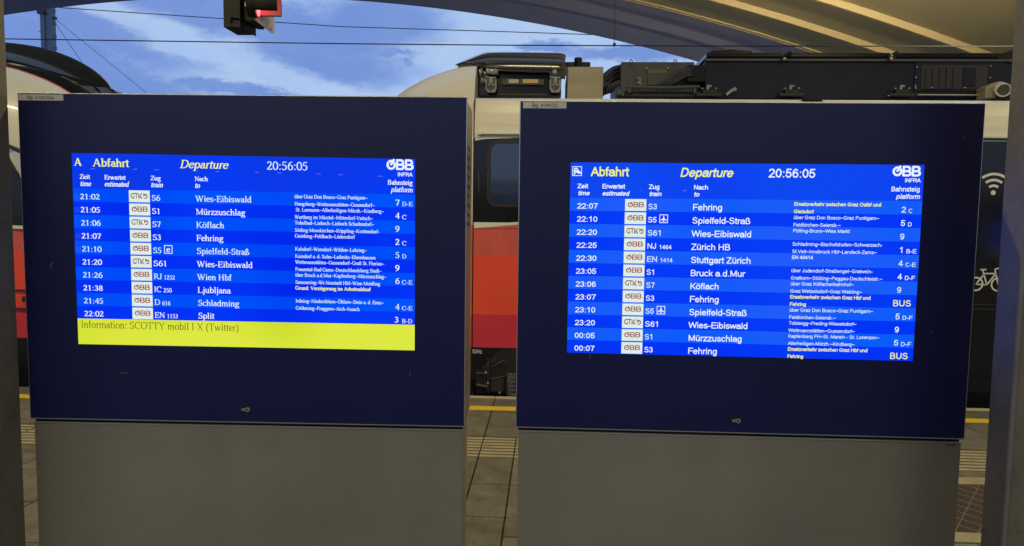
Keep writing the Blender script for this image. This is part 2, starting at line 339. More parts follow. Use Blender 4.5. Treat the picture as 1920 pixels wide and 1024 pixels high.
HG = {
'A': (667, 'L 45 40 333 676 622 40;L 140 255 526 255'), 'B': (667, 'L 120 40 120 676 370 676;A 380 525 150 151 90 -90;L 120 374 390 374;A 390 207 185 167 90 -90;L 390 40 120 40'),
'C': (722, 'A 375 358 290 318 48 312'), 'D': (722, 'L 120 40 120 676 320 676;A 330 358 290 318 90 -90;L 320 40 120 40'),
'E': (667, 'L 600 676 120 676 120 40 610 40;L 120 370 560 370'), 'F': (611, 'L 570 676 120 676 120 40;L 120 360 510 360'),
'G': (778, 'A 390 358 310 318 45 320;L 640 120 640 330 420 330'), 'H': (722, 'L 120 40 120 676;L 602 40 602 676;L 120 370 602 370'),
'I': (278, 'L 139 40 139 676'), 'J': (500, 'L 375 676 375 230;A 220 210 155 170 0 -175'), 'K': (667, 'L 120 40 120 676;L 590 676 130 250;L 280 390 610 40'),
'L': (556, 'L 120 676 120 40 510 40'), 'M': (833, 'L 115 40 115 676 416 80 718 676 718 40'), 'N': (722, 'L 118 40 118 676 604 40 604 676'),
'O': (778, 'A 389 358 310 318 0 360'), 'P': (667, 'L 120 40 120 676 380 676;A 390 510 180 166 90 -90;L 380 344 120 344'),
'R': (722, 'L 120 40 120 676 400 676;A 410 520 190 156 90 -90;L 400 364 120 364;L 420 364 640 40'),
'S': (667, 'A 330 525 215 151 25 270;A 335 207 240 167 90 -160'), 'T': (611, 'L 305 40 305 676;L 40 676 570 676'), 'U': (722, 'L 118 676 118 280;A 361 280 243 240 180 360;L 604 280 604 676'),
'V': (667, 'L 45 676 333 50 622 676'), 'W': (944, 'L 45 676 240 60 472 660 704 60 900 676'), 'X': (667, 'L 50 676 610 40;L 610 676 50 40'), 'Y': (667, 'L 45 676 333 330 622 676;L 333 330 333 40'),
'Z': (611, 'L 60 676 540 676 60 40 560 40'),
'a': (556, 'A 275 350 190 132 160 10;L 465 370 465 110 500 40;A 240 165 175 125 60 340;L 200 275 465 315'),
'b': (556, 'L 105 40 105 716;A 285 260 185 222 0 360'), 'c': (500, 'A 265 260 198 222 45 315'), 'd': (556, 'L 450 40 450 716;A 270 260 185 222 0 360'),
'e': (556, 'L 80 275 480 275;A 278 260 203 222 0 320'), 'f': (278, 'L 120 40 120 560;A 225 560 105 120 90 180;L 30 482 250 482'),
'g': (556, 'A 270 260 185 222 0 360;L 450 482 450 20;A 270 0 180 172 0 -155'), 'h': (556, 'L 105 40 105 716;A 280 310 172 172 170 0;L 452 310 452 40'),
'i': (222, 'L 111 40 111 482;L 111 660 111 680'), 'j': (222, 'L 111 -80 111 482;A 30 -90 80 80 0 -90;L 111 660 111 680'), 'k': (500, 'L 105 40 105 716;L 430 482 110 200;L 230 310 450 40'),
'l': (222, 'L 111 40 111 680'), 'm': (833, 'L 105 40 105 482;A 263 310 155 172 165 0;L 418 310 418 40;A 573 310 155 172 165 0;L 728 310 728 40'),
'n': (556, 'L 105 40 105 482;A 280 310 172 172 170 0;L 452 310 452 40'), 'o': (556, 'A 278 260 203 222 0 360'), 'p': (556, 'L 105 -165 105 482;A 285 260 185 222 0 360'),
'r': (333, 'L 105 40 105 482;A 260 330 150 150 165 65'), 's': (500, 'A 250 370 165 112 30 270;A 250 148 180 110 90 -160'), 't': (278, 'L 125 640 125 120;A 205 120 80 80 180 280;L 30 482 245 482'),
'u': (556, 'L 105 482 105 210;A 275 210 170 172 180 355;L 452 482 452 40'), 'v': (500, 'L 45 482 250 50 455 482'), 'w': (722, 'L 40 482 190 60 361 460 532 60 684 482'),
'x': (500, 'L 50 482 450 40;L 450 482 50 40'), 'y': (500, 'L 45 482 250 50;L 455 482 250 -30 190 -150 80 -165'), 'z': (500, 'L 50 482 430 482 60 40 455 40'),
'\u00df': (611, 'L 105 40 105 520;A 270 530 165 148 180 -20;L 420 500 330 390;A 320 205 205 165 80 -120'),
'0': (556, 'A 278 350 195 310 0 360'), '1': (556, 'L 330 40 330 676;L 330 670 140 530'), '2': (556, 'A 275 490 190 170 165 -25;L 440 400 60 40 500 40'),
'3': (556, 'A 265 510 170 150 160 -90;A 265 205 195 165 90 -165'), '4': (556, 'L 370 40 370 670 50 210 510 210'), '5': (556, 'L 460 660 150 660 100 350;A 270 235 195 195 130 -165'),
'6': (556, 'A 285 230 190 192 0 360;A 300 330 205 330 50 185'), '7': (556, 'L 50 660 500 660;L 490 640 330 400 240 40'), '8': (556, 'A 278 500 160 150 0 360;A 278 200 198 162 0 360'),
'9': (556, 'A 270 470 190 192 0 360;A 255 370 205 330 230 365'), ':': (278, 'L 139 50 139 60;L 139 440 139 450'), '.': (278, 'L 139 45 139 55'), '-': (333, 'L 50 250 285 250'),
'~': (584, 'L 50 290 180 340 400 260 530 310'), '(': (333, 'A 330 260 230 400 115 245'), ')': (333, 'A 0 260 230 400 -65 65'), ' ': (278, '')}
for k, b, dx in (('\u00fc', 'u', 278), ('\u00f6', 'o', 278), ('\u00e4', 'a', 275)):
    HG[k] = (HG[b][0], HG[b][1]+';L %d 630 %d 640;L %d 630 %d 640' % (dx-95, dx-95, dx+95, dx+95))
def sans_polys(text, bold=0.0, italic=0.0):
    out = []; x = 0; nb = 46+bold*760
    for ch in text:
        w, sp = HG.get(ch, HG[' ']); cur = []
        for c in filter(None, sp.split(';')):
            t = c.split(); n = [float(q) for q in t[1:]]
            if t[0] == 'L': stroke(cur, list(zip(n[::2], n[1::2])), nb*1.08, nb)
            else: stroke(cur, arc(*n), nb*1.08, nb)
        out += [[((a+x+b*italic)/716, b/716) for a, b in p] for p in cur]; x += w
    return out, x/716
def text_obj(name, text, parent, x, z, cap, y, m, font='sans', bold=None, italic=0, width=None, align='l', slope=0, xs=1.0):
    if font == 'serif': polys, w = serif_polys(text, 1.0 if bold is None else bold, .25 if italic else 0)
    else: polys, w = sans_polys(text, .012 if bold is None else bold, .22 if italic else 0)
    s = cap; sx = s*xs
    if width: sx = width/w
    mb = MB(); x0 = x-(w*sx if align == 'r' else (w*sx/2 if align == 'c' else 0))
    for i, p in enumerate(polys):
        mb.add([(x0+a*sx, y-(i % 7)*2e-6, z+b*s+slope*(a*sx)) for a, b in p], [tuple(range(len(p)))])
    return mb.build(name, m, parent, local=True)

# ------------------------------------------------------------------ ground, tracks, platform
mb = MB(); mb.add([(-900, -400, -1.02), (900, -400, -1.02), (900, 1500, -1.02), (-900, 1500, -1.02)], [(0, 1, 2, 3)])
tag(mb.build('ground', M_ballast), kind='structure')
plat = MB(); plat.box(-40, 40, -6, 6.33, -1.0, -.045); plat.box(-40, 40, -6, 2.2, -.045, -.002); plat.box(-40, -4.4, 2.2, 6.33, -.045, -.002); plat.box(7.2, 40, 2.2, 6.33, -.045, -.002)
PLAT = tag(plat.build('platform', M_conc), kind='structure')
for k, (ya, yb) in enumerate(((7.28, 7.35), (8.72, 8.79))):
    r = MB(); r.box(-40, 40, ya, yb, -.87, -.72); r.box(-40, 40, ya-.04, yb+.04, -.90, -.87)
    tag(r.build('rail', M_railst), ['near running rail under the train beside the platform', 'far running rail under the train, farther from the platform'][k], 'rail')
def slab(name, x0, x1, y0, y1, m, top=0.0, g=.004):
    b = MB(); dz = random.uniform(-.0012, .0012)
    b.box(x0+g, x1-g, y0+g, y1-g, -.045, top+dz); return b.build(name, m, PLAT, bevel=.003, segs=1)
JA, JB = -.4395, -.2025
xs = [JA]
while xs[-1] > -4.4: xs.append(xs[-1]-.95)
xs = sorted(xs)[1:]+[JA+1.9*i for i in range(1, 5)]
xs = sorted(set(xs))
for a, b in zip([-4.4]+xs, xs+[7.2]):
    s_ = slab('coping_slab', a, b, 5.225, 6.33, random.choice(M_slabs))
for a, b in zip([-4.4]+xs, xs+[7.2]):
    slab('edge_stone', a, b, 6.33, 6.42, M_edge, g=.002)
ln = MB(); ln.box(-40, 40, 5.925, 6.045, .001, .0045); ln.build('safety_line', M_yel, PLAT)
x = -4.4; cols = [JA]
while cols[-1] > -4.3: cols.append(cols[-1]-.48)
cols = sorted(cols)+[JB]
while cols[-1] < 7.1: cols.append(cols[-1]+.48)
for a, b in zip(cols, cols[1:]):
    t = MB(); t.box(a+.003, b-.003, 4.755, 5.221, -.045, -.003)
    for i in range(7):
        y = 4.79+i*.064
        t.add([(a+.004, y-.018, -.003), (b-.004, y-.018, -.003), (b-.004, y-.009, .002), (a+.004, y-.009, .002), (a+.004, y+.009, .002), (b-.004, y+.009, .002), (b-.004, y+.018, -.003), (a+.004, y+.018, -.003)],
              [(0, 1, 2, 3), (3, 2, 5, 4), (4, 5, 6, 7)], 1)
    t.build('tactile_paver', [M_tactg, M_tact], PLAT)
rows = [4.755, 4.263, 3.788, 3.31, 2.83, 2.2]
for r1, r0 in zip(rows, rows[1:]):
    for a, b in zip(cols, cols[1:]):
        if a > 1.45 and b < 3.6 and r0 < 4.6 and r1 > 3.7: continue
        if abs(a-JB) < .01 and abs(r1-3.788) < .01:
            slab('paving_slab', a, b, 3.549, r1, M_slabs[1]); slab('paving_slab', a, b, r0, 3.549, M_slabs[2]); continue
        slab('paving_slab', a, b, r0, r1, random.choice(M_slabs))
gx0, gx1 = [c for c in cols if c > 1.45][0], [c for c in cols if c < 3.6][-1]
for a, b in zip(cols, cols[1:]):
    if a >= gx0-.01 and b <= gx1+.01: slab('paving_slab', a, b, 4.64, 4.755, M_slabs[0]); slab('paving_slab', a, b, 3.31, 3.66, M_slabs[2])
gt = thing('entrance_grate', ((gx0+gx1)/2, 4.15, 0), 'rusty brown diagonal floor grate framed by cream stones between the board and right pillar', 'floor grate')
for (a, b, c, d) in ((gx0, gx1, 4.512, 4.632), (gx0, gx1, 3.668, 3.785), (gx0, gx0+.1, 3.79, 4.507), (gx1-.1, gx1, 3.79, 4.507)):
    k = MB(); k.box(a+.003, b-.003, c, d, -.045, .002); k.build('border_stone', M_tact, gt, bevel=.003, segs=1)
k = MB(); k.box(gx0+.103, gx1-.103, 3.79, 4.507, -.045, -.02); k.build('tray', M_grate, gt)
k = MB(); sx = gx0+.105
for i in range(90):
    for sgn in (1, -1):
        xa = gx0-.4+i*.04; L = .717; x0_, x1_ = (xa, xa+L*.75) if sgn > 0 else (xa+L*.75, xa)
        pts = []
        for tt in (0, 1): pts.append((x0_+(x1_-x0_)*tt, 3.79+L*tt))
        (xa_, ya_), (xb_, yb_) = pts
        lo, hi = gx0+.105, gx1-.105
        def clip(xa_, ya_, xb_, yb_):
            if xa_ > xb_: xa_, ya_, xb_, yb_ = xb_, yb_, xa_, ya_
            if xb_ < lo or xa_ > hi: return None
            if xa_ < lo: ya_ += (yb_-ya_)*(lo-xa_)/(xb_-xa_); xa_ = lo
            if xb_ > hi: yb_ = ya_+(yb_-ya_)*(hi-xa_)/(xb_-xa_); xb_ = hi
            return xa_, ya_, xb_, yb_
        c = clip(xa_, ya_, xb_, yb_)
        if c: k.tube([(c[0], c[1], -.012), (c[2], c[3], -.012)], .004 if sgn > 0 else .003, 4, 0 if i % 3 else 1, caps=False)
tag(k.build('mesh_bars', [M_grate, M_gratew], gt), kind='stuff')

# ------------------------------------------------------------------ departure boards
BW, BH, BD = 1.33, .9808, .245
E_ink = emis('screen_dark_ink', (70, 72, 10)); E_white = emis('screen_white', (232, 243, 255)); E_pale = emis('screen_pale', (212, 234, 255))
E_yel = emis('screen_yellow_text', (240, 244, 120)); E_tile = emis('screen_tile', (222, 238, 228)); E_maroon = emis('screen_maroon', (150, 48, 54)); E_dark = emis('screen_darkgrey', (95, 70, 82))
E_dash = emis('screen_dash', (120, 120, 235)); E_dot = emis('screen_dot', (40, 84, 235))
def make_board(origin, yaw, ztop, scr, label, texts, rowcols, hdr, nrows, font):
    t = thing('departure_board', (origin[0], origin[1], 0), label, 'departure board', 'twin departure boards', rz=yaw)
    ca, sa = math.cos(yaw), math.sin(yaw)
    def bl(px, py):
        d = ray(px, py); nx, ny = -sa, ca
        k = ((origin[0]-EYE.x)*nx+(origin[1]-EYE.y)*ny)/(d.x*nx+d.y*ny); p = EYE+d*k
        return ((p.x-origin[0])*ca+(p.y-origin[1])*sa, p.z)
    zb = ztop-BH
    # cabinet behind the door: steel box, set back a little
    c = MB(); c.box(.004, BW-.004, .012, BD, zb-.004, ztop-.004); cab = c.build('cabinet', M_side, t, bevel=.004, local=True)
    v = MB()
    for i in range(9):
        z = ztop-.13-i*.029
        v.add([(BW-.0035, .075, z), (BW-.0035, .11, z-.006), (BW-.0035, .15, z-.006), (BW-.0035, .15, z-.016), (BW-.0035, .11, z-.016), (BW-.0035, .075, z-.008)], [(0, 1, 2, 3, 4, 5)])
        vo = v.build('vent_slot', M_black, cab, local=True); v = MB()
    c = MB(); c.box(0, BW, .0008, .011, zb, ztop); c.build('door_edge', M_trim, t, bevel=.0022, local=True)
    c = MB(); c.box(.0025, BW-.0025, 0, .009, zb+.004, ztop-.0025); door = c.build('door', M_navy, t, bevel=.001, local=True)
    c = MB(); c.box(.008, BW-.008, .014, .2, zb-.012, zb-.0035); c.build('reveal', M_black, t, local=True)
    # pedestal
    c = MB(); c.box(.012, BW-.012, .02, BD-.01, 0, zb-.016); ped = c.build('pedestal', M_side, t, bevel=.003, local=True)
    c = MB(); c.box(.009, BW-.007, .006, .019, .02, zb-.0125); pp_ = c.build('pedestal_panel', M_brush, t, bevel=.002, local=True)
    c = MB(); nx, nz = 90, 66; vv = []; dx_, dz_ = bl(*hdr['dent'])
    for jz in range(nz+1):
        for ix in range(nx+1):
            x_, z_ = .0095+(BW-.017)*ix/nx, .021+(zb-.0345)*jz/nz
            d2 = ((x_-dx_)**2+((z_-dz_)*1.3)**2); w_ = hdr['dd']*math.exp(-d2/.00028)+.0008*math.sin(x_*4.1+z_*3)+.0005*math.sin(z_*9-x_*2)
            vv.append((x_, .0042+w_+.0010, z_))
    c.add(vv, [(k, k+1, k+nx+2, k+nx+1) for jz in range(nz) for k in range(jz*(nx+1), jz*(nx+1)+nx)])
    c.build('face_sheet', M_brush, pp_, smooth=True, local=True)
    for (ax_, az_, bx_, bz_) in hdr['marks']:
        (xa, za), (xb, zb2) = bl(ax_, az_), bl(bx_, bz_); c = MB(); c.tube([(xa, -.0003, za), (xb, -.0003, zb2)], .0006, 4); c.build('scratch', M_trim, door, local=True)
    c = MB(); c.box(.009, BW-.007, .003, .012, zb-.0122, zb-.0092); c.build('ledge_strip', M_trim, t, local=True)
    c = MB(); c.box(-.02, BW+.02, -.02, BD+.02, 0, .03); c.build('base_plate', M_galv, t, bevel=.004, local=True)
    # rear side of the pair, facing the train
    c = MB(); c.box(.02, BW-.02, BD, BD+.008, zb, ztop-.01); rd = c.build('rear_door', M_navy, t, bevel=.001, local=True)
    # lock: euro profile cylinder laid on its side in a milled recess
    lx, lz = bl(*hdr['lock']); r = .0075
    c = MB(); n = 20
    ring = [(lx-.009+.0125*math.cos(a), lz+.0095*math.sin(a)) for a in [math.pi/2+math.pi*i/10 for i in range(11)]]+[(lx+.006+.0125*math.cos(a), lz+.0095*math.sin(a)) for a in [-math.pi/2+math.pi*i/10 for i in range(11)]]
    c.prism(ring, -.0006, .001); lk = c.build('lock', M_black, t, local=True)
    body = [(lx-.0105+.0042*math.cos(a), lz+.0042*math.sin(a)) for a in [math.pi/2+math.pi*i/8 for i in range(9)]]+[(lx+.0045+r*math.cos(a), lz+r*math.sin(a)) for a in [math.pi*1.2+math.pi*1.6*i/14 for i in range(15)]]
    c = MB(); c.prism(body, -.004, .0); c.build('cylinder', M_lock, lk, bevel=.0006, local=True)
    c = MB(); c.prism([(lx+.0035+.0035*math.cos(a), lz+.0008+.0022*math.sin(a)) for a in [2*math.pi*i/10 for i in range(10)]], -.0046, -.0039); c.build('keyhole', M_black, lk, local=True)
    # inventory label
    a, b = bl(*hdr['tag'][0]), bl(*hdr['tag'][1]); c = MB(); c.box(a[0], b[0], -.0012, 0, b[1], a[1]); st = c.build('inventory_label', M_sticker, t, local=True)
    cx_, cz_ = (a[0]+b[0])/2, (a[1]+b[1])/2; text_obj('label_text', hdr['tagtext'], st, cx_, cz_-(a[1]-b[1])*.28, (a[1]-b[1])*.56, -.0018, M_print, bold=0, width=(b[0]-a[0])*.6, align='c')
    # screen
    TL, TR, BR, BL = [bl(*q) for q in scr]
    def uv(u, v):
        u /= 640; v = v/360
        return (TL[0]*(1-u)*(1-v)+TR[0]*u*(1-v)+BR[0]*u*v+BL[0]*(1-u)*v, TL[1]*(1-u)*(1-v)+TR[1]*u*(1-v)+BR[1]*u*v+BL[1]*(1-u)*v)
    U = ((TR[0]-TL[0])+(BR[0]-BL[0]))/2/640
    slope = (TR[1]-TL[1])/(TR[0]-TL[0])
    def quad(name, u0, u1, v0, v1, y, m, th=.0004, par=None):
        q = [uv(u0, v0), uv(u1, v0), uv(u1, v1), uv(u0, v1)]; c = MB(); c.prism(q, y-th, y); return c.build(name, m, par or scn, local=True)
    scn = None
    q = [uv(-.8, -.8), uv(640.8, -.8), uv(640.8, 360.8), uv(-.8, 360.8)]; c = MB(); c.prism(q, -.0006, .004)
    scn = c.build('screen', M_gasket, t, local=True)
    c = MB(); c.prism([uv(0, 0), uv(640, 0), uv(640, 65.6), uv(0, 65.6)], -.0011, -.0007); c.build('header_band', emis_grad('blue_header_'+font, *rowcols[2]), scn, local=True)
    for i in range(nrows):
        quad('row_band', 0, 640, 65.6+24.53*i, 65.6+24.53*(i+1), -.0007, emis_grad('blue_row_%s_%s' % (font, 'ab'[i % 2]), *rowcols[i % 2]))
    def T(name, s, u, v, cap, m, **k):
        x, z = uv(u, v); 
        if 'width' in k and k['width']: k['width'] *= U
        return text_obj(name, s, scn, x, z, cap*U, -.0022, m, font=font, slope=slope, **k)
    def Tpx(name, s, x0, x1, py, cap, m, **k):     # header text measured in the photograph
        (xa, za), (xb, zb_) = bl(x0, py), bl(x1, py); (xc, zc) = bl(x0, py-cap); h = zc-za
        return text_obj(name, s, scn, xa, za, h, -.0022, m, font=k.pop('font', font), slope=slope, width=xb-xa, **k)
    for e in hdr['texts']:
        name, s, x0, x1, py, cap, m = e[:7]; Tpx(name, s, x0, x1, py, cap, m, **(e[7] if len(e) > 7 else {}))
    for (x0, x1, py) in hdr['dashes']:
        (xa, za), (xb, _) = bl(x0, py), bl(x1, py); c = MB(); c.box(xa, xb, -.0022, -.0019, za, za+.0016); c.build('dash_mark', E_dash, scn, local=True)
    # the railway mark: open ring with an upward stroke, then two round-shouldered Bs
    def obb(u, v, w, h, y, m, par, nib):
        polys = []; k = h/660
        stroke(polys, arc(250, 300, 240, 270, 75, 390), nib, nib); stroke(polys, [(250, 330), (420, 640)], nib, nib)
        for ox in (640, 1230):
            stroke(polys, [(ox, 20), (ox, 620), (ox+250, 620)], nib, nib); stroke(polys, arc(ox+250, 470, 150, 150, 90, -90), nib, nib)
            stroke(polys, [(ox, 320), (ox+270, 320)], nib, nib); stroke(polys, arc(ox+270, 170, 170, 150, 90, -90), nib, nib); stroke(polys, [(ox+270, 20), (ox, 20)], nib, nib)
        kx = w/1690; x, z = uv(u, v); mb = MB()
        for i, p in enumerate(polys): mb.add([(x+a*kx*U, y-(i % 5)*3e-6, z+b*k*U+slope*a*kx*U) for a, b in p], [tuple(range(len(p)))])
        return mb.build('railway_mark', m, par, local=True)
    def gkb(u, v, w, h, y, par):
        polys = []; st_ = lambda p: stroke(polys, p, 34, 34)
        st_(arc(230, 170, 190, 150, 90, 285)); st_([(230, 320), (600, 320)]); st_([(300, 170), (300, 30)]); st_([(500, 310), (500, 20)])
        st_([(690, 20), (690, 320)]); st_([(960, 320), (780, 180), (980, 15)]); st_([(790, 20), (790, 90)])
        st_([(1130, 325), (1130, 150)]); st_(arc(1275, 145, 145, 125, 180, -120)); st_([(1275, 270), (1275, 180)])
        kx, k = w/1480, h/340; x, z = uv(u, v); mb = MB()
        for i, p in enumerate(polys): mb.add([(x+a*kx*U, y-(i % 5)*3e-6, z+b*k*U) for a, b in p], [tuple(range(len(p)))], i % 2)
        return mb.build('railway_mark', [E_maroon, E_dark], par, local=True)
    obb(*hdr['mark'], -.0022, E_white, scn, 78)
    for i, row in enumerate(texts):
        tm, op, tr, num, icon, dest, v1, w1, v2, w2, vb, pl, let = row
        r0 = 65.6+24.53*i; W1 = E_white if i % 2 else E_pale
        if font == 'serif':
            T('time_text', tm, 13.5+.2*i*0, r0+19.8, 10.0, W1, width=37.5, bold=1.15)
        else: T('time_text', tm, 13.5, r0+20.3, 10.2, E_white, width=38.5)
        u0 = 105.5 if font == 'serif' else 102.3
        tile = quad('operator_tile', u0, u0+39.2, r0+1.6, r0+23.6, -.0012, E_tile)
        if op == 'G': gkb(u0+3.4, r0+16.6, 32.6, 9.6, -.0022, scn)
        else: obb(u0+5.4, r0+16.3, 29, 9.2, -.0022, E_maroon, scn, 56)
        ut = u0+42.5; wt = {2: 17, 1: 12, 3: 27.5}[len(tr)]
        if tr in ('RJ', 'NJ'): wt = 16.5 if font == 'serif' else 18
        if tr == 'IC': wt = 15
        if tr == 'EN': wt = 20.5
        T('train_text', tr, ut, r0+20.2, 10.3, W1, width=wt*.98, bold=1.1 if font == 'serif' else None)
        if num: T('train_number_text', num, ut+wt+(3 if font == 'serif' else 4), r0+20.6, 7.8, W1, width=(5.3 if font == 'serif' else 5.9)*len(num), bold=1.1 if font == 'serif' else None)
        if icon:
            ui = ut+wt+4.5; b = MB()
            for (a0, a1, b0, b1) in ((0, 15.6, 0, 1.3), (0, 15.6, 14.6, 15.9), (0, 1.2, 1.3, 14.6), (14.4, 15.6, 1.3, 14.6)):
                q = [uv(ui+a0, r0+5+b0), uv(ui+a1, r0+5+b0), uv(ui+a1, r0+5+b1), uv(ui+a0, r0+5+b1)]; b.prism(q, -.0022, -.0019)
            b.build('icon_frame', E_white, scn, local=True)
            if icon == 'e': T('icon_text', 'e', ui+4.3, r0+17.8, 10, E_white, bold=1.3)
            else:
                pl_ = [(7.8, 1.8), (8.7, 3.2), (8.7, 6.6), (13.6, 10.6), (13.6, 12), (8.7, 9.8), (8.5, 12.2), (10.6, 14), (7.8, 13.3), (5, 14), (7.1, 12.2), (6.9, 9.8), (2, 12), (2, 10.6), (6.9, 6.6), (6.9, 3.2)]
                b = MB(); b.prism([uv(ui+a, r0+5+c_) for a, c_ in pl_], -.0023, -.0018); b.build('aeroplane_icon', E_white, scn, local=True)
        ud = 230.7 if font == 'serif' else 226.3
        if font == 'serif': T('destination_text', dest, ud, r0+20.2, 10.9, W1, xs=1.0, bold=1.12)
        else: T('destination_text', dest, ud, r0+21.2, 11.6, E_white, width=sans_polys(dest, .012)[1]*hdr['dk'])
        uvv = 416 if font == 'serif' else 410.7
        vm = E_yel if vb == 'y' else E_pale
        for (s_, w_, off) in ((v1, w1, 10.6), (v2, w2, 24.2)):
            if s_: T('via_text', s_, uvv+(2 if s_.startswith('St. L') else 0), r0+off, 6.4, vm, width=w_, bold=(1.5 if vb else 1.25) if font == 'serif' else (.03 if vb else .012))
        if pl == 'BUS': T('platform_text', 'BUS', 597.3, r0+21.3, 11.5, E_yel if True else E_white, width=33.5)
        elif pl:
            T('platform_text', pl, 603.5 if i != 9 or font != 'serif' else 602, r0+20.9, 10.8, W1, bold=1.2 if font == 'serif' else None)
            if let: T('sector_text', let, 616, r0+21.5, 7.6, W1, width={1: 8.4, 3: 19.6}[len(let)] if font == 'serif' else {1: 7.8, 3: 18.8}[len(let)], bold=1.1 if font == 'serif' else None)
        if font == 'serif' and i < 5 and i != 2:
            x, z = uv(7, r0+15.5); c = MB(); c.prism([(x+5.6*U*math.cos(a), z+5.6*U*math.sin(a)) for a in [2*math.pi*j/18 for j in range(18)]], -.0016, -.0012); c.build('status_dot', emis('dot_%d' % (i % 2), (26, 84, 250) if i % 2 == 0 else (30, 66, 240)), scn, local=True)
    if nrows == 10:
        y0 = 65.6+245.3
        quad('information_band', 0, 640, y0, 360, -.0007, emis_grad('yellow_info', (200, 218, 30), (222, 232, 66)))
        T('information_text', 'Information: SCOTTY mobil I X (Twitter)', 6, y0+17.3, 13.2, E_ink, width=302, bold=.75)
    return t, bl
e = lambda: None
LT = [
 ('21:02', 'G', 'S6', '', '', 'Wies-Eibiswald', '\u00fcber Graz Don Bosco~Graz Puntigam~', 136.4, 'Hengsberg~Wettmannst\u00e4tten~Gussendorf~', 149.4, '', '7', 'D-E'),
 ('21:05', 'O', 'S1', '', '', 'M\u00fcrzzuschlag', 'St. Lorenzen~Allerheiligen-M\u00fcrzh.~Kindberg~', 164.6, 'Wartberg im M\u00fcrztal~Mitterdorf-Veitsch~', 146.1, '', '4', 'C'),
 ('21:06', 'G', 'S7', '', '', 'K\u00f6flach', 'Tobelbad~Lieboch~Lieboch Schadendorf~', 148.5, 'S\u00f6ding-Mooskirchen~K\u00f6ppling~Krottendorf-', 158.3, '', '9', ''),
 ('21:07', 'O', 'S3', '', '', 'Fehring', 'Gniebing~Feldbach~L\u00f6dersdorf', 112.3, '', 0, '', '2', 'C'),
 ('21:10', 'O', 'S5', '', 'e', 'Spielfeld-Stra\u00df', 'Kalsdorf~Werndorf~Wildon~Lebring~', 134.6, 'Kaindorf a. d. Sulm~Leibnitz~Ehrenhausen', 150.8, '', '5', 'D'),
 ('21:20', 'G', 'S61', '', '', 'Wies-Eibiswald', 'Wettmannst\u00e4tten~Gussendorf~Gro\u00df St. Florian~', 167.4, 'Frauental-Bad Gams~Deutschlandsberg Stadt~', 162.1, '', '9', ''),
 ('21:26', 'O', 'RJ', '1252', '', 'Wien Hbf', '\u00fcber Bruck a.d.Mur~Kapfenberg~M\u00fcrzzuschlag~', 170.9, 'Semmering~Wr.Neustadt Hbf~Wien Meidling', 159.2, '', '6', 'C-E'),
 ('21:38', 'O', 'IC', '250', '', 'Ljubljana', 'Grund: Verz\u00f6gerung im Arbeitsablauf', 141.6, '', 0, 'y', '', ''),
 ('21:45', 'O', 'D', '616', '', 'Schladming', 'Irdning~Nieder\u00f6blarn~\u00d6blarn~Stein a. d. Enns~', 166.4, 'Gr\u00f6bming~Pruggern~Aich-Assach', 120.5, '', '4', 'C-E'),
 ('22:02', 'O', 'EN', '1153', '', 'Split', '', 0, '', 0, '', '3', 'B-D')]
RTX = [
 ('22:07', 'O', 'S3', '', '', 'Fehring', 'Ersatzverkehr zwischen Graz Ostbf und', 156.4, 'Gleisdorf', 36, 'y', '2', 'C'),
 ('22:10', 'O', 'S5', '', 'p', 'Spielfeld-Stra\u00df', '\u00fcber Graz Don Bosco~Graz Puntigam~', 154, 'Feldkirchen-Seiersb.~', 85.8, '', '5', 'D'),
 ('22:20', 'G', 'S61', '', '', 'Wies-Eibiswald', 'P\u00f6lfing-Brunn~Wies Markt', 102.7, '', 0, '', '9', ''),
 ('22:25', 'O', 'NJ', '1464', '', 'Z\u00fcrich HB', 'Schladming~Bischofshofen~Schwarzach-', 162.5, 'St.Veit~Innsbruck Hbf~Landeck-Zams~', 153.2, '', '1', 'B-E'),
 ('22:30', 'O', 'EN', '1414', '', 'Stuttgart Z\u00fcrich', 'EN 40414', 38.6, '', 0, 'b', '4', 'C-E'),
 ('23:05', 'O', 'S1', '', '', 'Bruck a.d.Mur', '\u00fcber Judendorf-Stra\u00dfengel~Gratwein-', 147.6, 'Gratkorn~St\u00fcbing~Peggau-Deutschfeistr.~', 165.6, '', '4', 'D-F'),
 ('23:06', 'G', 'S7', '', '', 'K\u00f6flach', '\u00fcber Graz K\u00f6flacherbahnhof~', 114.6, 'Graz Wetzelsdorf~Graz Webling~', 130.3, '', '9', ''),
 ('23:07', 'O', 'S3', '', '', 'Fehring', 'Ersatzverkehr zwischen Graz Hbf und', 146.5, 'Fehring', 30, 'y', 'BUS', ''),
 ('23:10', 'O', 'S5', '', 'p', 'Spielfeld-Stra\u00df', '\u00fcber Graz Don Bosco~Graz Puntigam~', 152, 'Feldkirchen-Seiersb.~', 85, '', '5', 'D-F'),
 ('23:20', 'G', 'S61', '', '', 'Wies-Eibiswald', 'Tobisegg~Preding-Wieselsdorf~', 123.3, 'Wettmannst\u00e4tten~Gussendorf~', 121, '', '9', ''),
 ('00:05', 'O', 'S1', '', '', 'M\u00fcrzzuschlag', 'Kapfenberg FH~St. Marein - St. Lorenzen~', 166, 'Allerheiligen-M\u00fcrzh.~Kindberg~', 122.2, '', '5', 'D-F'),
 ('00:07', 'O', 'S3', '', '', 'Fehring', 'Ersatzverkehr zwischen Graz Hbf und', 146, 'Fehring', 29.3, 'y', 'BUS', '')]
I = {'italic': 1}; Bd = {'bold': 1.35}
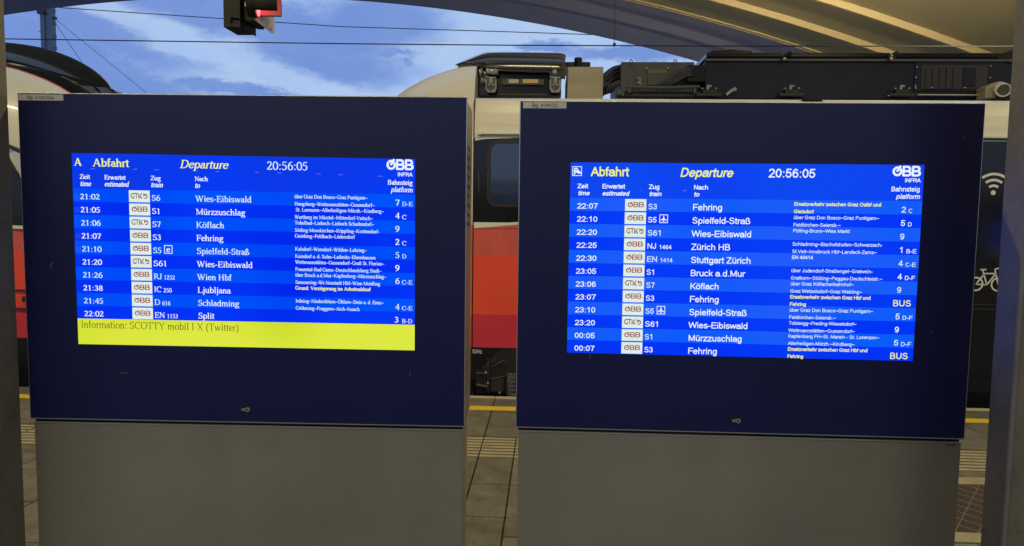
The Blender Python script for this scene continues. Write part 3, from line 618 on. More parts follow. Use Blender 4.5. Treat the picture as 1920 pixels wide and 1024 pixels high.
HL = dict(dent=(507, 852), dd=.004, marks=((94, 503, 99, 490), (768, 699, 769, 704), (225, 700, 240, 699)), lock=(462, 768), tag=((34, 177), (119, 189)), tagtext='Bg. 4 MV22a', mark=(589, 19.3, 47, 17.5),
 texts=[('header_text', 'A', 139.6, 154.1, 310.6, 13.9, E_yel, {'bold': 1.4}), ('header_text', 'Abfahrt', 174.5, 242.7, 312, 14.5, E_yel, {'bold': 1.2}), ('header_text', 'Departure', 337.3, 427.5, 315, 14.8, E_yel, {'italic': 1, 'bold': 1.1}),
  ('clock_text', '20:56:05', 500.7, 578, 318.3, 15.4, E_pale), ('header_text', 'INFRA', 745.5, 773.7, 330.6, 7, E_white, {'font': 'sans', 'bold': .03}),
  ('header_text', 'Zeit', 150.4, 169.7, 335.3, 8.2, E_white, Bd), ('header_text', 'time', 151, 171, 348.7, 9, E_white, {'italic': 1, 'bold': 1.4}), ('header_text', 'Erwartet', 196.3, 236.3, 336.4, 8.2, E_white, Bd), ('header_text', 'estimated', 196.8, 241.7, 349.4, 9, E_white, {'italic': 1, 'bold': 1.4}),
  ('header_text', 'Zug', 283.1, 302.2, 338, 8.2, E_white, Bd), ('header_text', 'train', 283.5, 306, 350.8, 9, E_white, {'italic': 1, 'bold': 1.4}), ('header_text', 'Nach', 365.7, 390.4, 339.4, 8.2, E_white, Bd), ('header_text', 'to', 365.7, 375, 352.2, 9, E_white, {'italic': 1, 'bold': 1.4}),
  ('header_text', 'Bahnsteig', 727, 773.9, 346.2, 8.6, E_white, Bd), ('header_text', 'platform', 733, 773.9, 359.8, 9, E_white, {'italic': 1, 'bold': 1.3})],
 dashes=[(170.8, 178.6, 317.3), (250, 258, 318), (290, 298, 319), (366, 371, 321), (404.7, 412, 322.5), (478.8, 486, 323.6), (520.5, 528.5, 325), (594, 601.8, 326.8), (634.7, 642.6, 328.4), (709.3, 717.8, 331)])
HR = dict(dent=(1560, 930), dd=.0015, marks=((1805, 255, 1806, 258), (1106, 665, 1107, 671), (1746, 620, 1746.5, 624)), lock=(1381, 789), tag=((981, 191.5), (1062, 203.5)), tagtext='Bg. 4 MV22', mark=(585.5, 19.8, 47.5, 17), dk=(109.6/sans_polys('Wies-Eibiswald', .012)[1]),
 texts=[('header_text', 'Abfahrt', 1108, 1179, 330.3, 17, E_yel, {'bold': .02}), ('header_text', 'Departure', 1274, 1373.6, 331.5, 16.4, E_yel, {'italic': 1, 'bold': .02}), ('clock_text', '20:56:05', 1440.3, 1528.5, 332.8, 16.6, E_white, {'bold': .015}),
  ('header_text', 'INFRA', 1695.5, 1725.3, 341.8, 7.2, E_white, {'bold': .03}), ('header_text', 'Zeit', 1082.8, 1102.5, 353, 8.2, E_white, {'bold': .03}), ('header_text', 'time', 1083.5, 1105, 366, 8.2, E_white, {'italic': 1, 'bold': .03}),
  ('header_text', 'Erwartet', 1128.8, 1171.8, 353.4, 8.4, E_white, {'bold': .025}), ('header_text', 'estimated', 1128.8, 1179, 366.6, 8.2, E_white, {'italic': 1, 'bold': .03}), ('header_text', 'Zug', 1216.5, 1236.5, 354.4, 8.2, E_white, {'bold': .03}),
  ('header_text', 'train', 1216.8, 1239.8, 367.6, 8.2, E_white, {'italic': 1, 'bold': .03}), ('header_text', 'Nach', 1300.4, 1327.6, 355.4, 8.4, E_white, {'bold': .025}), ('header_text', 'to', 1300.4, 1310.5, 368.4, 8.2, E_white, {'italic': 1, 'bold': .03}),
  ('header_text', 'Bahnsteig', 1670, 1724, 359, 9, E_white, {'bold': .02}), ('header_text', 'platform', 1679, 1724, 372.8, 9, E_white, {'italic': 1, 'bold': .02})],
 dashes=[(1280, 1287, 358), (1201, 1203, 357)])
BL_T, bl1 = make_board((-1.5683, 2.0949), .0262, 1.9648, ((134.6, 287), (778.5, 298.6), (777.5, 657), (147.6, 645)),
  'left of the two departure boards, with a yellow information strip under its blue train list', LT,
  (((0, 70, 246), (0, 86, 252)), ((0, 40, 236), (6, 56, 250)), ((14, 56, 226), (6, 60, 246))), HL, 10, 'serif')
BR_T, bl2 = make_board((-.087, 2.1582), .0005, 1.9592, ((1070, 304.5), (1733, 309.3), (1711, 677), (1063, 661)),
  'right of the two departure boards, blue screen without a yellow strip, twelve trains listed', RTX,
  (((34, 92, 250), (10, 92, 250)), ((8, 62, 246), (2, 52, 246)), ((14, 74, 240), (14, 64, 240))), HR, 12, 'sans')
# railcar pictogram at the head of the right screen, and the faint plate number on its pedestal
scr2 = [c for c in BR_T.children if c.name.startswith('screen')][0]
def rq(px0, py0): return bl2(px0, py0)
b = MB(); X0, Y0, X1, Y1 = 1072.8, 312, 1091, 330
for q in (((X0, Y0), (X1, Y0), (X1, Y0+1.3), (X0, Y0+1.3)), ((X0, Y1-1.3), (X1, Y1-1.3), (X1, Y1), (X0, Y1)), ((X0, Y0+1.3), (X0+1.3, Y0+1.3), (X0+1.3, Y1-1.3), (X0, Y1-1.3)), ((X1-1.3, Y0+1.3), (X1, Y0+1.3), (X1, Y1-1.3), (X1-1.3, Y1-1.3)),
          ((1076.5, 315.5), (1080, 314.2), (1083, 315.5), (1084.5, 319), (1090, 323.5), (1090, 326), (1080, 325), (1077, 327.5), (1074, 329), (1076.5, 325), (1075.5, 320))):
    b.prism([rq(*k) for k in q], -.0024, -.0019)
b.build('railcar_icon', E_white, scr2, local=True)
b = MB()
for q in (((1077.5, 317.5), (1079.6, 317.5), (1079.6, 319.5), (1077.5, 319.5)), ((1080.4, 317.5), (1082.6, 317.5), (1082.6, 319.5), (1080.4, 319.5)), ((1078.5, 322.5), (1088, 327.8), (1087, 328.6), (1078.2, 324))):
    b.prism([rq(*k) for k in q], -.0027, -.0025)
b.build('railcar_icon_detail', emis('icon_blue', (20, 70, 235)), scr2, local=True)
(xa, za), (xb, zb_) = bl2(1775, 837), bl2(1793, 837)
text_obj('plate_number_text', 'VMK-RT', [c for c in BR_T.children if c.name.startswith('pedestal_panel')][0], xa, za, .0075, .0024, M_print, bold=.01, width=xb-xa)

# ------------------------------------------------------------------ pillars
def pillar(pxe, Yf, depth, side, label):
    far = P(*pxe, Yf+depth)
    x0 = far.x; x1 = x0-.42 if side < 0 else x0+.42
    t = thing('pillar', ((x0+x1)/2, Yf+depth/2, 0), label, 'pillar', 'steel pillars flanking the boards')
    b = MB(); b.box(x0, x1, Yf, Yf+depth, 0, 4.55); b.build('shaft', M_pillar, t, bevel=.012, segs=4)
    xe = x0 if side < 0 else x0
    b = MB(); b.tube([(xe, Yf-.001, .05), (xe, Yf-.001, 4.5)], .006, 8); b.build('corner_highlight', M_pillar_e, t)  # paler strip along the corner, an edge highlight put into its colour
    b = MB(); b.box(x0-.03 if side > 0 else x1-.03, x1+.03 if side > 0 else x0+.03, Yf-.03, Yf+depth+.03, 0, .025); b.build('base_plate', M_galv, t, bevel=.004)
pillar((31, 512), 1.93, .14, -1, 'dark brown steel pillar at the left edge, beside the board with the yellow strip')
pillar((1868, 512), 1.83, .1, 1, 'dark grey steel pillar at the right edge, beside the board without yellow strip')

# a further screen down the platform faces the train; only its mirror image shows in the dark side of the right unit
v0, v1 = P(1861, 414, 10.82), P(1861, 479, 10.82)
fb = thing('departure_board', (v0.x+.3, 2.3, 0), 'departure board out of frame at right, mirrored in the dark train side above the bicycle', 'departure board')
b = MB(); b.box(v0.x-.16, v0.x+1.17, 2.15, 2.37, .98, 1.96); b.build('cabinet', M_navy, fb, bevel=.004)
b = MB(); b.box(v0.x-.15, v0.x+1.16, 2.16, 2.37, 0, .97); b.build('pedestal', M_side, fb)
b = MB(); b.box(v0.x, v0.x+1.0, 2.3705, 2.3785, v1.z+.06, v0.z); b.build('screen', emis('rear_blue', (24, 60, 255), 2.2), fb)
b = MB(); b.box(v0.x, v0.x+1.0, 2.3705, 2.3785, v1.z, v1.z+.059); b.build('information_strip', emis('rear_yellow', (200, 220, 40), 1.6), fb)

# ------------------------------------------------------------------ trains
YS = 6.60; ZR = 2.69; YC = 8.0
ZL = [(-.07, M_skirt), (.407, M_red2), (.715, M_red1), (1.262, M_red0), (1.535, None)]
def section(top, inset, zlow):
    h = [(YS+inset, zlow), (YS+inset, 2.31)]
    return h
def train_body(t, X0, X1, dark_from=None):
    # side walls, cut into livery bands, with rounded roof edge; far side mirrored
    prof = [(YS+.05, -.07), (YS+.012, .10), (YS, .407), (YS, .715), (YS, 1.262), (YS, 1.532), (YS, 1.562), (YS, 2.325), (YS+.004, 2.45), (YS+.02, 2.55), (YS+.035, 2.62), (YS+.05, 2.665), (YS+.085, 2.69), (YS+.2, 2.70)]
    ms = [0, 0, 1, 2, 3, 4, 5, 6, 6, 6, 6, 6, 6]
    mats = [M_skirt, M_red2, M_red1, M_red0, M_white, M_band, M_cream]
    full = prof+[(2*YC-y, z) for y, z in reversed(prof)]; fm = ms+[6]+ms[::-1]
    b = MB()
    xs_ = [X0, X1] if dark_from is None else [X0, dark_from, X1]
    for i, (xa, xb) in enumerate(zip(xs_, xs_[1:])):
        for j, ((y0, z0), (y1, z1)) in enumerate(zip(full, full[1:])):
            m = fm[j]
            if i == 1 and m in (1, 2, 3, 4): m = 5
            b.add([(xa, y0, z0), (xb, y0, z0), (xb, y1, z1), (xa, y1, z1)], [(0, 1, 2, 3)], m)
    for xe in (X0, X1): b.add([(xe, y, z) for y, z in full], [tuple(range(len(full)))], 5)
    return b.build('body_shell', mats, t)
def nose(t, L0, sgn, tip):
    # cab hood lofted from cross-sections; sgn is the direction the nose points
    st = [(0, 3.015, 0), (.13, 3.005, 0), (.26, 2.975, .005), (.40, 2.93, .015), (.52, 2.885, .03), (.65, 2.82, .05), (.80, 2.725, .08), (1.0, 2.56, .14), (1.2, 2.32, .22), (1.38, 2.0, .33), (1.5, 1.6, .45), (1.58, 1.1, .55), (1.6, .6, .62), (1.56, .2, .66)]
    b = MB(); rings = []
    for d, top, ins in st:
        k = min(1, max(.05, (top-.2)/2.8))
        zz = lambda z: min(z, .2+(z-.2)*k) if z > .2 else z
        tz = top
        pr = [(YS+ins+.05, -.07), (YS+ins, .2), (YS+ins, zz(.407)), (YS+ins, zz(.715)), (YS+ins, zz(1.262)), (YS+ins, zz(1.535)), (YS+ins+.005, zz(2.2)), (YS+ins+.03, zz(2.55)), (YS+ins+.085, tz-.28*k if tz > 2.6 else zz(2.72)), (YS+ins+.16, tz-.12*k), (YS+ins+.25, tz-.012), (YS+ins+.262, tz), (YS+ins+.6, tz+.055), (YC, tz+.09)]
        full = pr+[(2*YC-y, z) for y, z in reversed(pr[:-1])]
        rings.append([(L0+sgn*d, y, z) for y, z in full])
    n = len(rings[0]); ms = [0, 0, 1, 2, 3, 5, 5, 6, 6, 6, 7, 8, 8]; ms = ms+ms[::-1]
    ms[5] = ms[6] = 6; ms[-6] = ms[-7] = 6
    for i in range(len(rings)-1):
        base = [v for r in (rings[i], rings[i+1]) for v in r]
        for k in range(n-1):
            b.add([rings[i][k], rings[i][k+1], rings[i+1][k+1], rings[i+1][k]], [(0, 1, 2, 3)], ms[k] if ms[k] != 4 else 5)
    b.add(rings[-1], [tuple(range(n))], 8); b.add(rings[0], [tuple(range(n))], 8)
    o = b.build('cab_hood', [M_skirt, M_red2, M_red1, M_red0, M_white, M_band, M_cream, M_redline if sgn > 0 else M_cream, M_hull if sgn > 0 else M_cream], t, smooth=False)
    bm = bmesh.new(); bm.from_mesh(o.data); bmesh.ops.remove_doubles(bm, verts=bm.verts, dist=.0004); bmesh.ops.recalc_face_normals(bm, faces=bm.faces)
    for f in bm.faces: f.smooth = True
    bm.to_mesh(o.data); bm.free()
    o.modifiers.new('e', 'EDGE_SPLIT').split_angle = R_(38)
    return o
LB = -.672
TR_ = thing('train_unit', (4, 8, -.9), 'cream and red railcar behind the right board, wifi and bicycle symbols on its dark side', 'train', 'two coupled railcars')
train_body(TR_, LB, 13.5, dark_from=2.35)
nose(TR_, LB-.012, -1, None)
b = MB(); b.box(LB-.0115, LB-.0005, YS+.02, YS+.04, .1, 2.66); b.build('joint_seal', M_gasket, TR_)
TL_ = thing('train_unit', (-8, 8, -.9), 'cream railcar with a black curved roof fairing, behind the left pillar and left board', 'train', 'two coupled railcars')
LL = -5.40
train_body(TL_, -13.5, LL); nose(TL_, LL+.012, 1, None)
# left unit: grey swoosh and black diagonal on the side, near the nose; hatch
def sidepoly(name, pts, m, par, off=.004, th=.003, Y=YS, back=.0005):
    q = [P(x, y, Y) for x, y in pts]; b = MB(); b.prism([(p.x, p.z) for p in q], Y-off-th, Y-off+back); return b.build(name, m, par)
sidepoly('diagonal_stripe', [(-60, 238), (60, 289), (60, 297), (-60, 247)], M_hull, TL_, back=.045)
sidepoly('dark_band', [(-60, 262), (8, 280), (45, 350), (60, 425), (-60, 425)], M_band, TL_, off=.002, back=.045)
sidepoly('grey_swoosh', [(-60, 247), (60, 297), (60, 420), (43, 345), (24, 283), (-60, 262)], M_lgrey, TL_, off=.0035, back=.045)
sidepoly('livery_line', [(-60, 419), (62, 424), (62, 430), (-60, 426)], M_white, TL_, back=.045)
sidepoly('hatch_line', [(0, 542.5), (62, 543.5), (62, 545.5), (0, 544.5)], M_gasket, TL_, back=.045)
sidepoly('hatch_line', [(0, 577.5), (62, 578.5), (62, 580.5), (0, 579.5)], M_gasket, TL_, back=.045)
sidepoly('hatch_handle', [(43, 556), (48, 556), (48, 566), (43, 566)], M_gasket, TL_, th=.01)
# bogies, underframe
def bogie(par, xc):
    fr = MB()
    for yy in (YS+.12, 2*YC-YS-.22):
        fr.prism([(xc-1.5, -.42), (xc-1.3, -.30), (xc-.5, -.30), (xc-.3, -.42), (xc+.3, -.42), (xc+.5, -.30), (xc+1.3, -.30), (xc+1.5, -.42), (xc+1.3, -.5), (xc-1.3, -.5)], yy, yy+.1)
    bg_ = fr.build('bogie', M_under, par)
    for dx in (-1.15, 1.15):
        for yy in (7.24, 8.66):
            w = MB(); w.tube([(xc+dx, yy, -.33), (xc+dx, yy+.1, -.33)], .41, 28); w.tube([(xc+dx, yy-.03, -.33), (xc+dx, yy, -.33)], .12, 16); w.build('wheel', M_railst, bg_)
    for dx in (-1.15, 1.15):
        w = MB(); z0 = .02
        pts = [(xc+dx+.07*math.cos(a*.9), YS+.2+.07*math.sin(a*.9), -.25+a*.0115) for a in range(0, 26)]
        w.tube(pts, .014, 6); w.build('spring', M_roofbox2, bg_, smooth=True)
    return bg_
b = MB(); b.box(LB+.05, 13.4, YS+.35, 2*YC-YS-.35, -.3, -.08); b.build('underframe', M_under, TR_)
b = MB(); b.box(-13.4, LL-.05, YS+.35, 2*YC-YS-.35, -.3, -.08); b.build('underframe', M_under, TL_)
# skirt cut-out over the right unit's bogie: arched recess with gear in it
sidepoly('bogie_arch', [(893, 738), (893, 690)]+[(905+(x-905), 655+40*(1-min(1, (x-900)/48.))**1.7) for x in (900, 908, 918, 930, 945, 965, 1040, 1180)]+[(1180, 738)], M_gasket, TR_, off=.002, th=.002)
g = MB()
for pts, r in (([(893, 700), (906, 700), (915, 702)], .012), ([(915, 672), (915, 735)], .012), ([(909, 690), (909, 722)], .008), ([(922, 688), (944, 676), (948, 680), (948, 705), (920, 712)], .009), ([(893, 722), (915, 726)], .02), ([(905, 690), (915, 682), (930, 674)], .006)):
    g.tube([P(x, y, YS-.03) for x, y in pts], r, 6)
boxpx(g, (920, 708), (944, 735), YS-.03, .06)
g.build('underfloor_gear', mat('gear_grey', (.035, .035, .04), .5, metal=.3, var=.3), TR_, bevel=.003)
g = MB()
for i in range(5): g.tube([P(954, 708+i*8, YS-.05), P(966, 709+i*8, YS-.06)], .016, 8)
g.tube([P(960, 700, YS-.02), P(960, 741, YS-.02)], .05, 10); g.build('coil_spring', mat('spring_grey', (.07, .07, .07), .5, var=.3), TR_)
bogie(TR_, 1.2); bogie(TL_, -8)
for i in range(3):
    p = P([911, 937, 915][i], [698, 736, 718][i], YS-.05); b = MB(); b.tube([p, p-Vector((0, .01, 0))], .012, 8); b.build('bolt', M_galv, TR_)
p = P(885.5, 662.5, YS); k = P(904, 662.5, YS); h = P(885.5, 654.8, YS)
o = text_obj('power_text', '50Hz', TR_, p.x, p.z, h.z-p.z, YS-.004, M_white, width=k.x-p.x, bold=.01)
for v in o.data.vertices: v.co = v.co-TR_.location
# left end details: gutter, window, door band shape
q0, q1 = P(897, 252, YS), P(1900, 262, YS)
b = MB(); b.box(P(899, 250, YS).x, 13.4, YS-.035, YS+.01, 2.352, 2.372); b.build('gutter_rail', M_rail_w, TR_, bevel=.004)
b = MB(); b.box(P(897, 250, YS).x, P(905, 250, YS).x, YS-.045, YS+.01, 2.347, 2.38); b.build('gutter_bracket', M_rail_w, TR_, bevel=.004)
sidepoly('cream_corner', [(891, 256), (891, 264), (900, 262), (915, 260.4), (935, 259.6), (960, 259.3), (960, 256)], M_cream, TR_, off=.002, th=.001)
sidepoly('livery_line', [(889, 422), (975, 416), (975, 409), (1250, 395), (1250, 402), (975, 421), (889, 428)], M_white, TR_)
sidepoly('livery_red', [(889, 427.6), (975, 420.6), (1250, 401.6), (1250, 428), (889, 428.6)], M_red0, TR_, off=.003)
def rrect(x0, x1, z0, z1, r, n=6):
    o = []
    for cx_, cz_, a in ((x1-r, z1-r, 0), (x0+r, z1-r, 90), (x0+r, z0+r, 180), (x1-r, z0+r, 270)):
        o += [(cx_+r*math.cos(R_(a+90*i/n)), cz_+r*math.sin(R_(a+90*i/n))) for i in range(n+1)]
    return o
def window(par, x0, x1, z0, z1, r=.07):
    b = MB(); b.prism(rrect(x0-.035, x1+.035, z0-.035, z1+.035, r+.03), YS-.006, YS+.001); w = b.build('window', M_gasket, par)
    b = MB(); b.prism(rrect(x0, x1, z0, z1, r), YS-.009, YS-.0055); b.build('pane', M_glass, w); return w
a, c = P(921, 270, YS), P(921, 381, YS); window(TR_, a.x, a.x+.75, c.z, a.z)
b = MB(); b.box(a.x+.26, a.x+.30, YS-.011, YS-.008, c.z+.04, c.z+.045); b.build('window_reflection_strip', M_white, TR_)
for x0 in (.75, 2.5, 5.6, 7.4, 9.2, 11.0): 
    if x0 < 2.0: window(TR_, x0, x0+1.2, c.z-.05, a.z)
for x0 in (5.6, 7.4, 9.2, 11): window(TR_, x0, x0+1.2, c.z-.05, a.z)
for x0 in (-7.6, -9.4, -11.2, -13): window(TL_, x0, x0+1.2, c.z-.05, a.z)
# door to the driver's cab outline and handle
g = MB()
for px in (897, 914): 
    q = P(px, 340, YS); g.box(q.x, q.x+.008, YS-.016, YS, q.z-.09, q.z+.09)
g.build('grab_handle', M_roofbox2, TR_)
# symbols at the right
def arcband(cx_, cz_, r0, r1, a0, a1, n=14):
    return [(cx_+r1*math.cos(R_(a0+(a1-a0)*i/n)), cz_+r1*math.sin(R_(a0+(a1-a0)*i/n))) for i in range(n+1)]+[(cx_+r0*math.cos(R_(a1+(a0-a1)*i/n)), cz_+r0*math.sin(R_(a1+(a0-a1)*i/n))) for i in range(n+1)]
q = P(1862, 361.5, YS); b = MB(); px = (P(1872, 361, YS).x-q.x)/10
b.prism([(q.x+4.6*px*math.cos(R_(i*22.5)), q.z+4.6*px*math.sin(R_(i*22.5))) for i in range(16)], YS-.004, YS-.001)
for r in (13.5, 24.5, 36): b.prism(arcband(q.x, q.z, (r-2.4)*px, (r+2.4)*px, 52, 128), YS-.004, YS-.001)
b.build('wifi_symbol', M_white, TR_)
b = MB(); w1 = P(1829.5, 532.5, YS); w2 = P(1871, 533.5, YS); R1 = 12.6*px
def seg(b, p, q, w, Y=YS):
    p, q = Vector((p[0], p[1])), Vector((q[0], q[1])); d = (q-p).normalized(); n_ = Vector((-d.y, d.x))*w/2
    b.prism([tuple(p+n_), tuple(q+n_), tuple(q-n_), tuple(p-n_)], Y-.004, Y-.001)
for w in (w1, w2): b.prism(arcband(w.x, w.z, R1-1.5*px, R1+1.5*px, 0, 180), YS-.0042, YS-.001); b.prism(arcband(w.x, w.z, R1-1.5*px, R1+1.5*px, 180, 360), YS-.0042, YS-.001)
pp = lambda x, y: (P(x, y, YS).x, P(x, y, YS).z)
for a_, c_ in (((1829.5, 533), (1850, 534)), ((1829.5, 533), (1845, 514)), ((1850, 534), (1842, 506)), ((1850, 534), (1867, 513)), ((1844.5, 513), (1867, 513)), ((1871, 533.5), (1865, 505)), ((1838, 505.5), (1849, 505.5)), ((1865, 505), (1872, 503))):
    seg(b, pp(*a_), pp(*c_), 2.6*px)
b.build('bicycle_symbol', M_white, TR_)
sidepoly('door_edge_line', [(1750, 569.5), (1900, 571.5), (1900, 572.5), (1750, 570.5)], M_roofbox2, TR_)
sidepoly('door_edge_line', [(1750, 578), (1900, 580), (1900, 581), (1750, 579)], M_roofbox2, TR_)
sidepoly('band_top_line', [(1750, 259), (1900, 261.5), (1900, 263.5), (1750, 261)], M_band, TR_, off=.002)
# couplers between the two units
g = MB(); g.tube([(-3.8, YC, -.2), (-2.25, YC, -.2)], .12, 12); g.box(-3.2, -2.9, YC-.2, YC+.2, -.4, .05); g.build('coupler', M_under, TL_, bevel=.01)

# a railcar added unseen behind the viewer, to shape reflections in window and doors
TB = thing('train_unit', (0, -10.5, -.9), 'cream railcar added out of frame behind the viewer, for its reflection in the cab window', 'train')
b = MB(); b.box(-16, 16, -11.9, -9.2, -.8, 2.75); b.build('body_shell', M_cream, TB, bevel=.12)
b = MB(); b.box(-16, 16, -9.198, -9.19, -.8, .4); b.build('skirt', M_skirt, TB)
for i in range(12):
    x0 = -14.8+i*2.5; b = MB(); b.box(x0, x0+1.7, -9.198, -9.188, 1.0, 1.95); b.build('window', M_band, TB)
# ---- roof gear of the right unit
YE = 6.92; ZB = 2.70
def rb(name, a, c, Y, depth, m, bevel=.006, par=None):
    b = MB(); p, q = P(*a, Y), P(*c, Y); b.box(p.x, q.x, Y, Y+depth, max(ZB, q.z) if q.z > ZB+.06 else ZB, p.z); return b.build(name, m, par or TR_, bevel=bevel)
# curved black fairing with overhanging beak
fx = lambda x, y, Y: P(x, y, Y)
sec = []
def fair_ring(pxs):
    return [fx(*q) for q in pxs]
ringsF = [
 [(851, 121, 7.0), (851, 121, 7.0), (852, 120.3, 7.3), (853, 120, 7.7), (853, 120, 8.3), (852, 121, 8.8)],
 [(880, 113.5, 6.93), (880, 113, 6.94), (881, 109.5, 7.2), (881, 108.5, 7.7), (881, 108.5, 8.3), (880, 112, 8.9)],
 [(905, 129, 6.9), (905, 106, 6.93), (905, 101.5, 7.15), (905, 98, 7.6), (905, 98, 8.4), (905, 103, 8.95)],
 [(920, 130, 6.9), (920, 104, 6.92), (920, 100.5, 7.12), (920, 96, 7.6), (920, 96, 8.4), (920, 101, 8.95)],
 [(1045, 132, 6.9), (1045, 107, 6.92), (1045, 103.5, 7.12), (1045, 98, 7.6), (1045, 98, 8.4), (1045, 104, 8.95)],
 [(1055, 133, 6.9), (1055, 108, 6.92), (1056, 105, 7.12), (1056, 99, 7.6), (1056, 99, 8.4), (1055, 105, 8.95)],
 [(1061, 134, 6.93), (1061, 110, 6.95), (1062, 107, 7.15), (1063, 103, 7.6), (1063, 103, 8.4), (1061, 108, 8.95)]]
b = MB(); n = 6; vs = [fx(*q) for r in ringsF for q in r]
b.add(vs, [(i*n+k, i*n+k+1, (i+1)*n+k+1, (i+1)*n+k) for i in range(len(ringsF)-1) for k in range(n-1)])
o = b.build('fairing', M_fair, TR_, smooth=True); s_ = o.modifiers.new('solid', 'SOLIDIFY'); s_.thickness = .02; s_.offset = -1
ss = o.modifiers.new('sub', 'SUBSURF'); ss.levels = ss.render_levels = 2
fairing = o
b = MB()   # fascia below the fairing lip
b.prism([tuple((P(x, y, 6.93).x, P(x, y, 6.93).z)) for x, y in ((911, 113), (1060, 118), (1060, 148), (1030, 148), (1030, 137), (935, 134), (935, 142), (911, 140))], 6.915, 6.95)
b.build('fascia', M_fair, TR_, bevel=.006)
b = MB(); b.prism([tuple((P(x, y, 6.96).x, P(x, y, 6.96).z)) for x, y in ((857, 122), (905, 114), (912, 116), (912, 126), (893, 124.5), (861, 131.5))], 6.95, 7.0); b.build('fairing_root', M_hull, TR_)
rb('clutch_cabinet', (897, 116), (1052, 181), 7.0, 1.6, M_hull)
rb('red_trim', (861, 130.2), (893, 130.6), 6.98, .02, M_redline, 0)
for cx0 in (910, 1030.5):
    b = MB(); pts = [(cx0, 149), (cx0+21, 149), (cx0+21, 166), (cx0+18, 173.5), (cx0+4, 173.5), (cx0, 167)]
    b.prism([(P(x, y, 6.9).x, P(x, y, 6.9).z) for x, y in pts], 6.89, 6.93)
    br = b.build('hinge_bracket', M_galv, TR_, bevel=.004)
    b = MB(); pts = [(cx0+3, 151), (cx0+18, 151), (cx0+18, 165), (cx0+10.5, 171), (cx0+3, 165)]; b.prism([(P(x, y, 6.9).x, P(x, y, 6.9).z) for x, y in pts], 6.882, 6.89); b.build('bracket_recess', M_roofbox2, br)
    b = MB(); b.tube([P(cx0+1, 145.5, 6.88), P(cx0+20, 146, 6.88)], .009, 8); b.box(P(cx0+8, 150, 6.88).x, P(cx0+13.5, 150, 6.88).x, 6.87, 6.885, P(cx0+8, 156, 6.88).z, P(cx0+8, 146, 6.88).z); b.build('hinge_pin', M_galv, br)
    for dx in (7.5, 14): 
        p = P(cx0+dx, 158.5, 6.87); b = MB(); b.tube([p+Vector((0, .01, 0)), p], .011, 10); b.build('bolt', M_galv, br)
for x, y in ((917, 133), (928, 133), (1040, 134.5)):
    p = P(x, y, 6.9); b = MB(); b.tube([p+Vector((0, .02, 0)), p], .022, 16); b.tube([p, p-Vector((0, .006, 0))], .010, 12); b.build('fairing_bolt', M_galv, TR_, bevel=.002)
b = MB(); boxpx(b, (942, 148.5), (1020, 159), 6.97, .02); b.build('name_rail', M_roofbox2, TR_)
b = MB(); boxpx(b, (953.5, 148.5), (972, 156), 6.962, .006); b.build('grey_label_plate', M_gplate, TR_)
b = MB(); boxpx(b, (980, 148.5), (1009, 156), 6.962, .006); b.build('yellow_label_plate', M_yplate, TR_)
b = MB(); b.tube([P(903, 128, 6.93), P(903, 137, 6.93)], .01, 8); b.tube([P(902, 150, 6.93), P(912, 153, 6.93)], .02, 8); b.build('hinge_rod', M_galv, TR_)
b = MB(); b.tube([P(934, 177, 6.93), P(1025, 177.5, 6.93)], .007, 8); b.build('roof_rail', M_roofbox2, TR_)
rb('sheet_box', (1064, 125), (1130.5, 181), 6.95, .9, M_sheet, .008)
rb('flat_hatch', (1060, 116), (1107, 125), 7.5, .5, M_hull)
b = MB(); p = P(1084, 118, 7.5); b.tube([p-Vector((0, 0, .1)), p+Vector((0, 0, .05))], .04, 14); b.build('vent_cap', M_hull, TR_, bevel=.006)
b = MB()
for x0, x1, y0, s0 in ((1130, 1166, 150, 128), (1130, 1168, 158, 133), (1130, 1170, 166, 142)):
    pts = [P(x0-4, 178, 7.15)]+[P(x0+(x1-x0)*k/8, s0+(y0-s0)*(1-k/8)**2, 7.15+.02*k) for k in range(9)]; b.tube(pts, .036, 10)
for k in range(6): b.tube([P(1131+k*3, 178-k, 7.1), P(1142+k*6, 160-k*3, 7.12), P(1165+k*4, 158+k*3, 7.12), P(1180+k*6, 166+k, 7.1)], .012, 6)
b.build('cable_bundle', M_cable, TR_, smooth=True)
acb = rb('cooling_cabinet', (1165, 116), (1300, 181), 7.1, 1.2, M_roofbox2)
b = MB(); boxpx(b, (1215, 130.5), (1250, 160), 7.085, .015); b.build('cabinet_flap', M_roofbox2, acb, bevel=.003)
b = MB(); b.add([P(1215, 131, 7.06), P(1250, 131, 7.06), P(1251, 137, 7.08), P(1216, 137, 7.08)], [(0, 1, 2, 3)]); b.build('flap_lip', M_sheet, acb)
for x in (1213, 1252): 
    p = P(x, 128, 7.09); b = MB(); b.tube([p, p-Vector((0, .01, 0))], .009, 8); b.build('bolt', M_galv, acb)
for x0 in (1182, 1265):
    b = MB(); b.tube([P(x0-3, 118.5, 7.05), P(x0+1, 111, 7.05), P(x0+3, 113, 7.05), P(x0+6, 130, 7.05), P(x0+7, 165, 7.02)], .005, 6); b.build('tie_wire', M_roofbox2, acb)
b = MB(); 
for pts in (((1194, 146), (1200, 146), (1200, 157), (1203, 159)), ((1194, 155), (1199, 155))): b.tube([P(x, y, 7.06) for x, y in pts], .008, 6)
b.build('latch', M_galv, acb)
b = MB()
for k in range(3): b.tube([P(1230+k*10, 165, 7.0), P(1255+k*10, 150-k, 7.0), P(1272+k*7, 136+k*3, 7.0), P(1300, 130+k*5, 7.0)], .022, 8)
b.build('cable_bundle', M_cable, TR_, smooth=True)
rb('junction_box', (1290, 122), (1322, 153), 7.0, .4, M_hull)
b = MB(); b.tube([P(1170, 162, 6.95), P(1200, 163.5, 6.95), P(1250, 164.5, 6.95), P(1312, 162.5, 6.95)], .014, 8, 0)
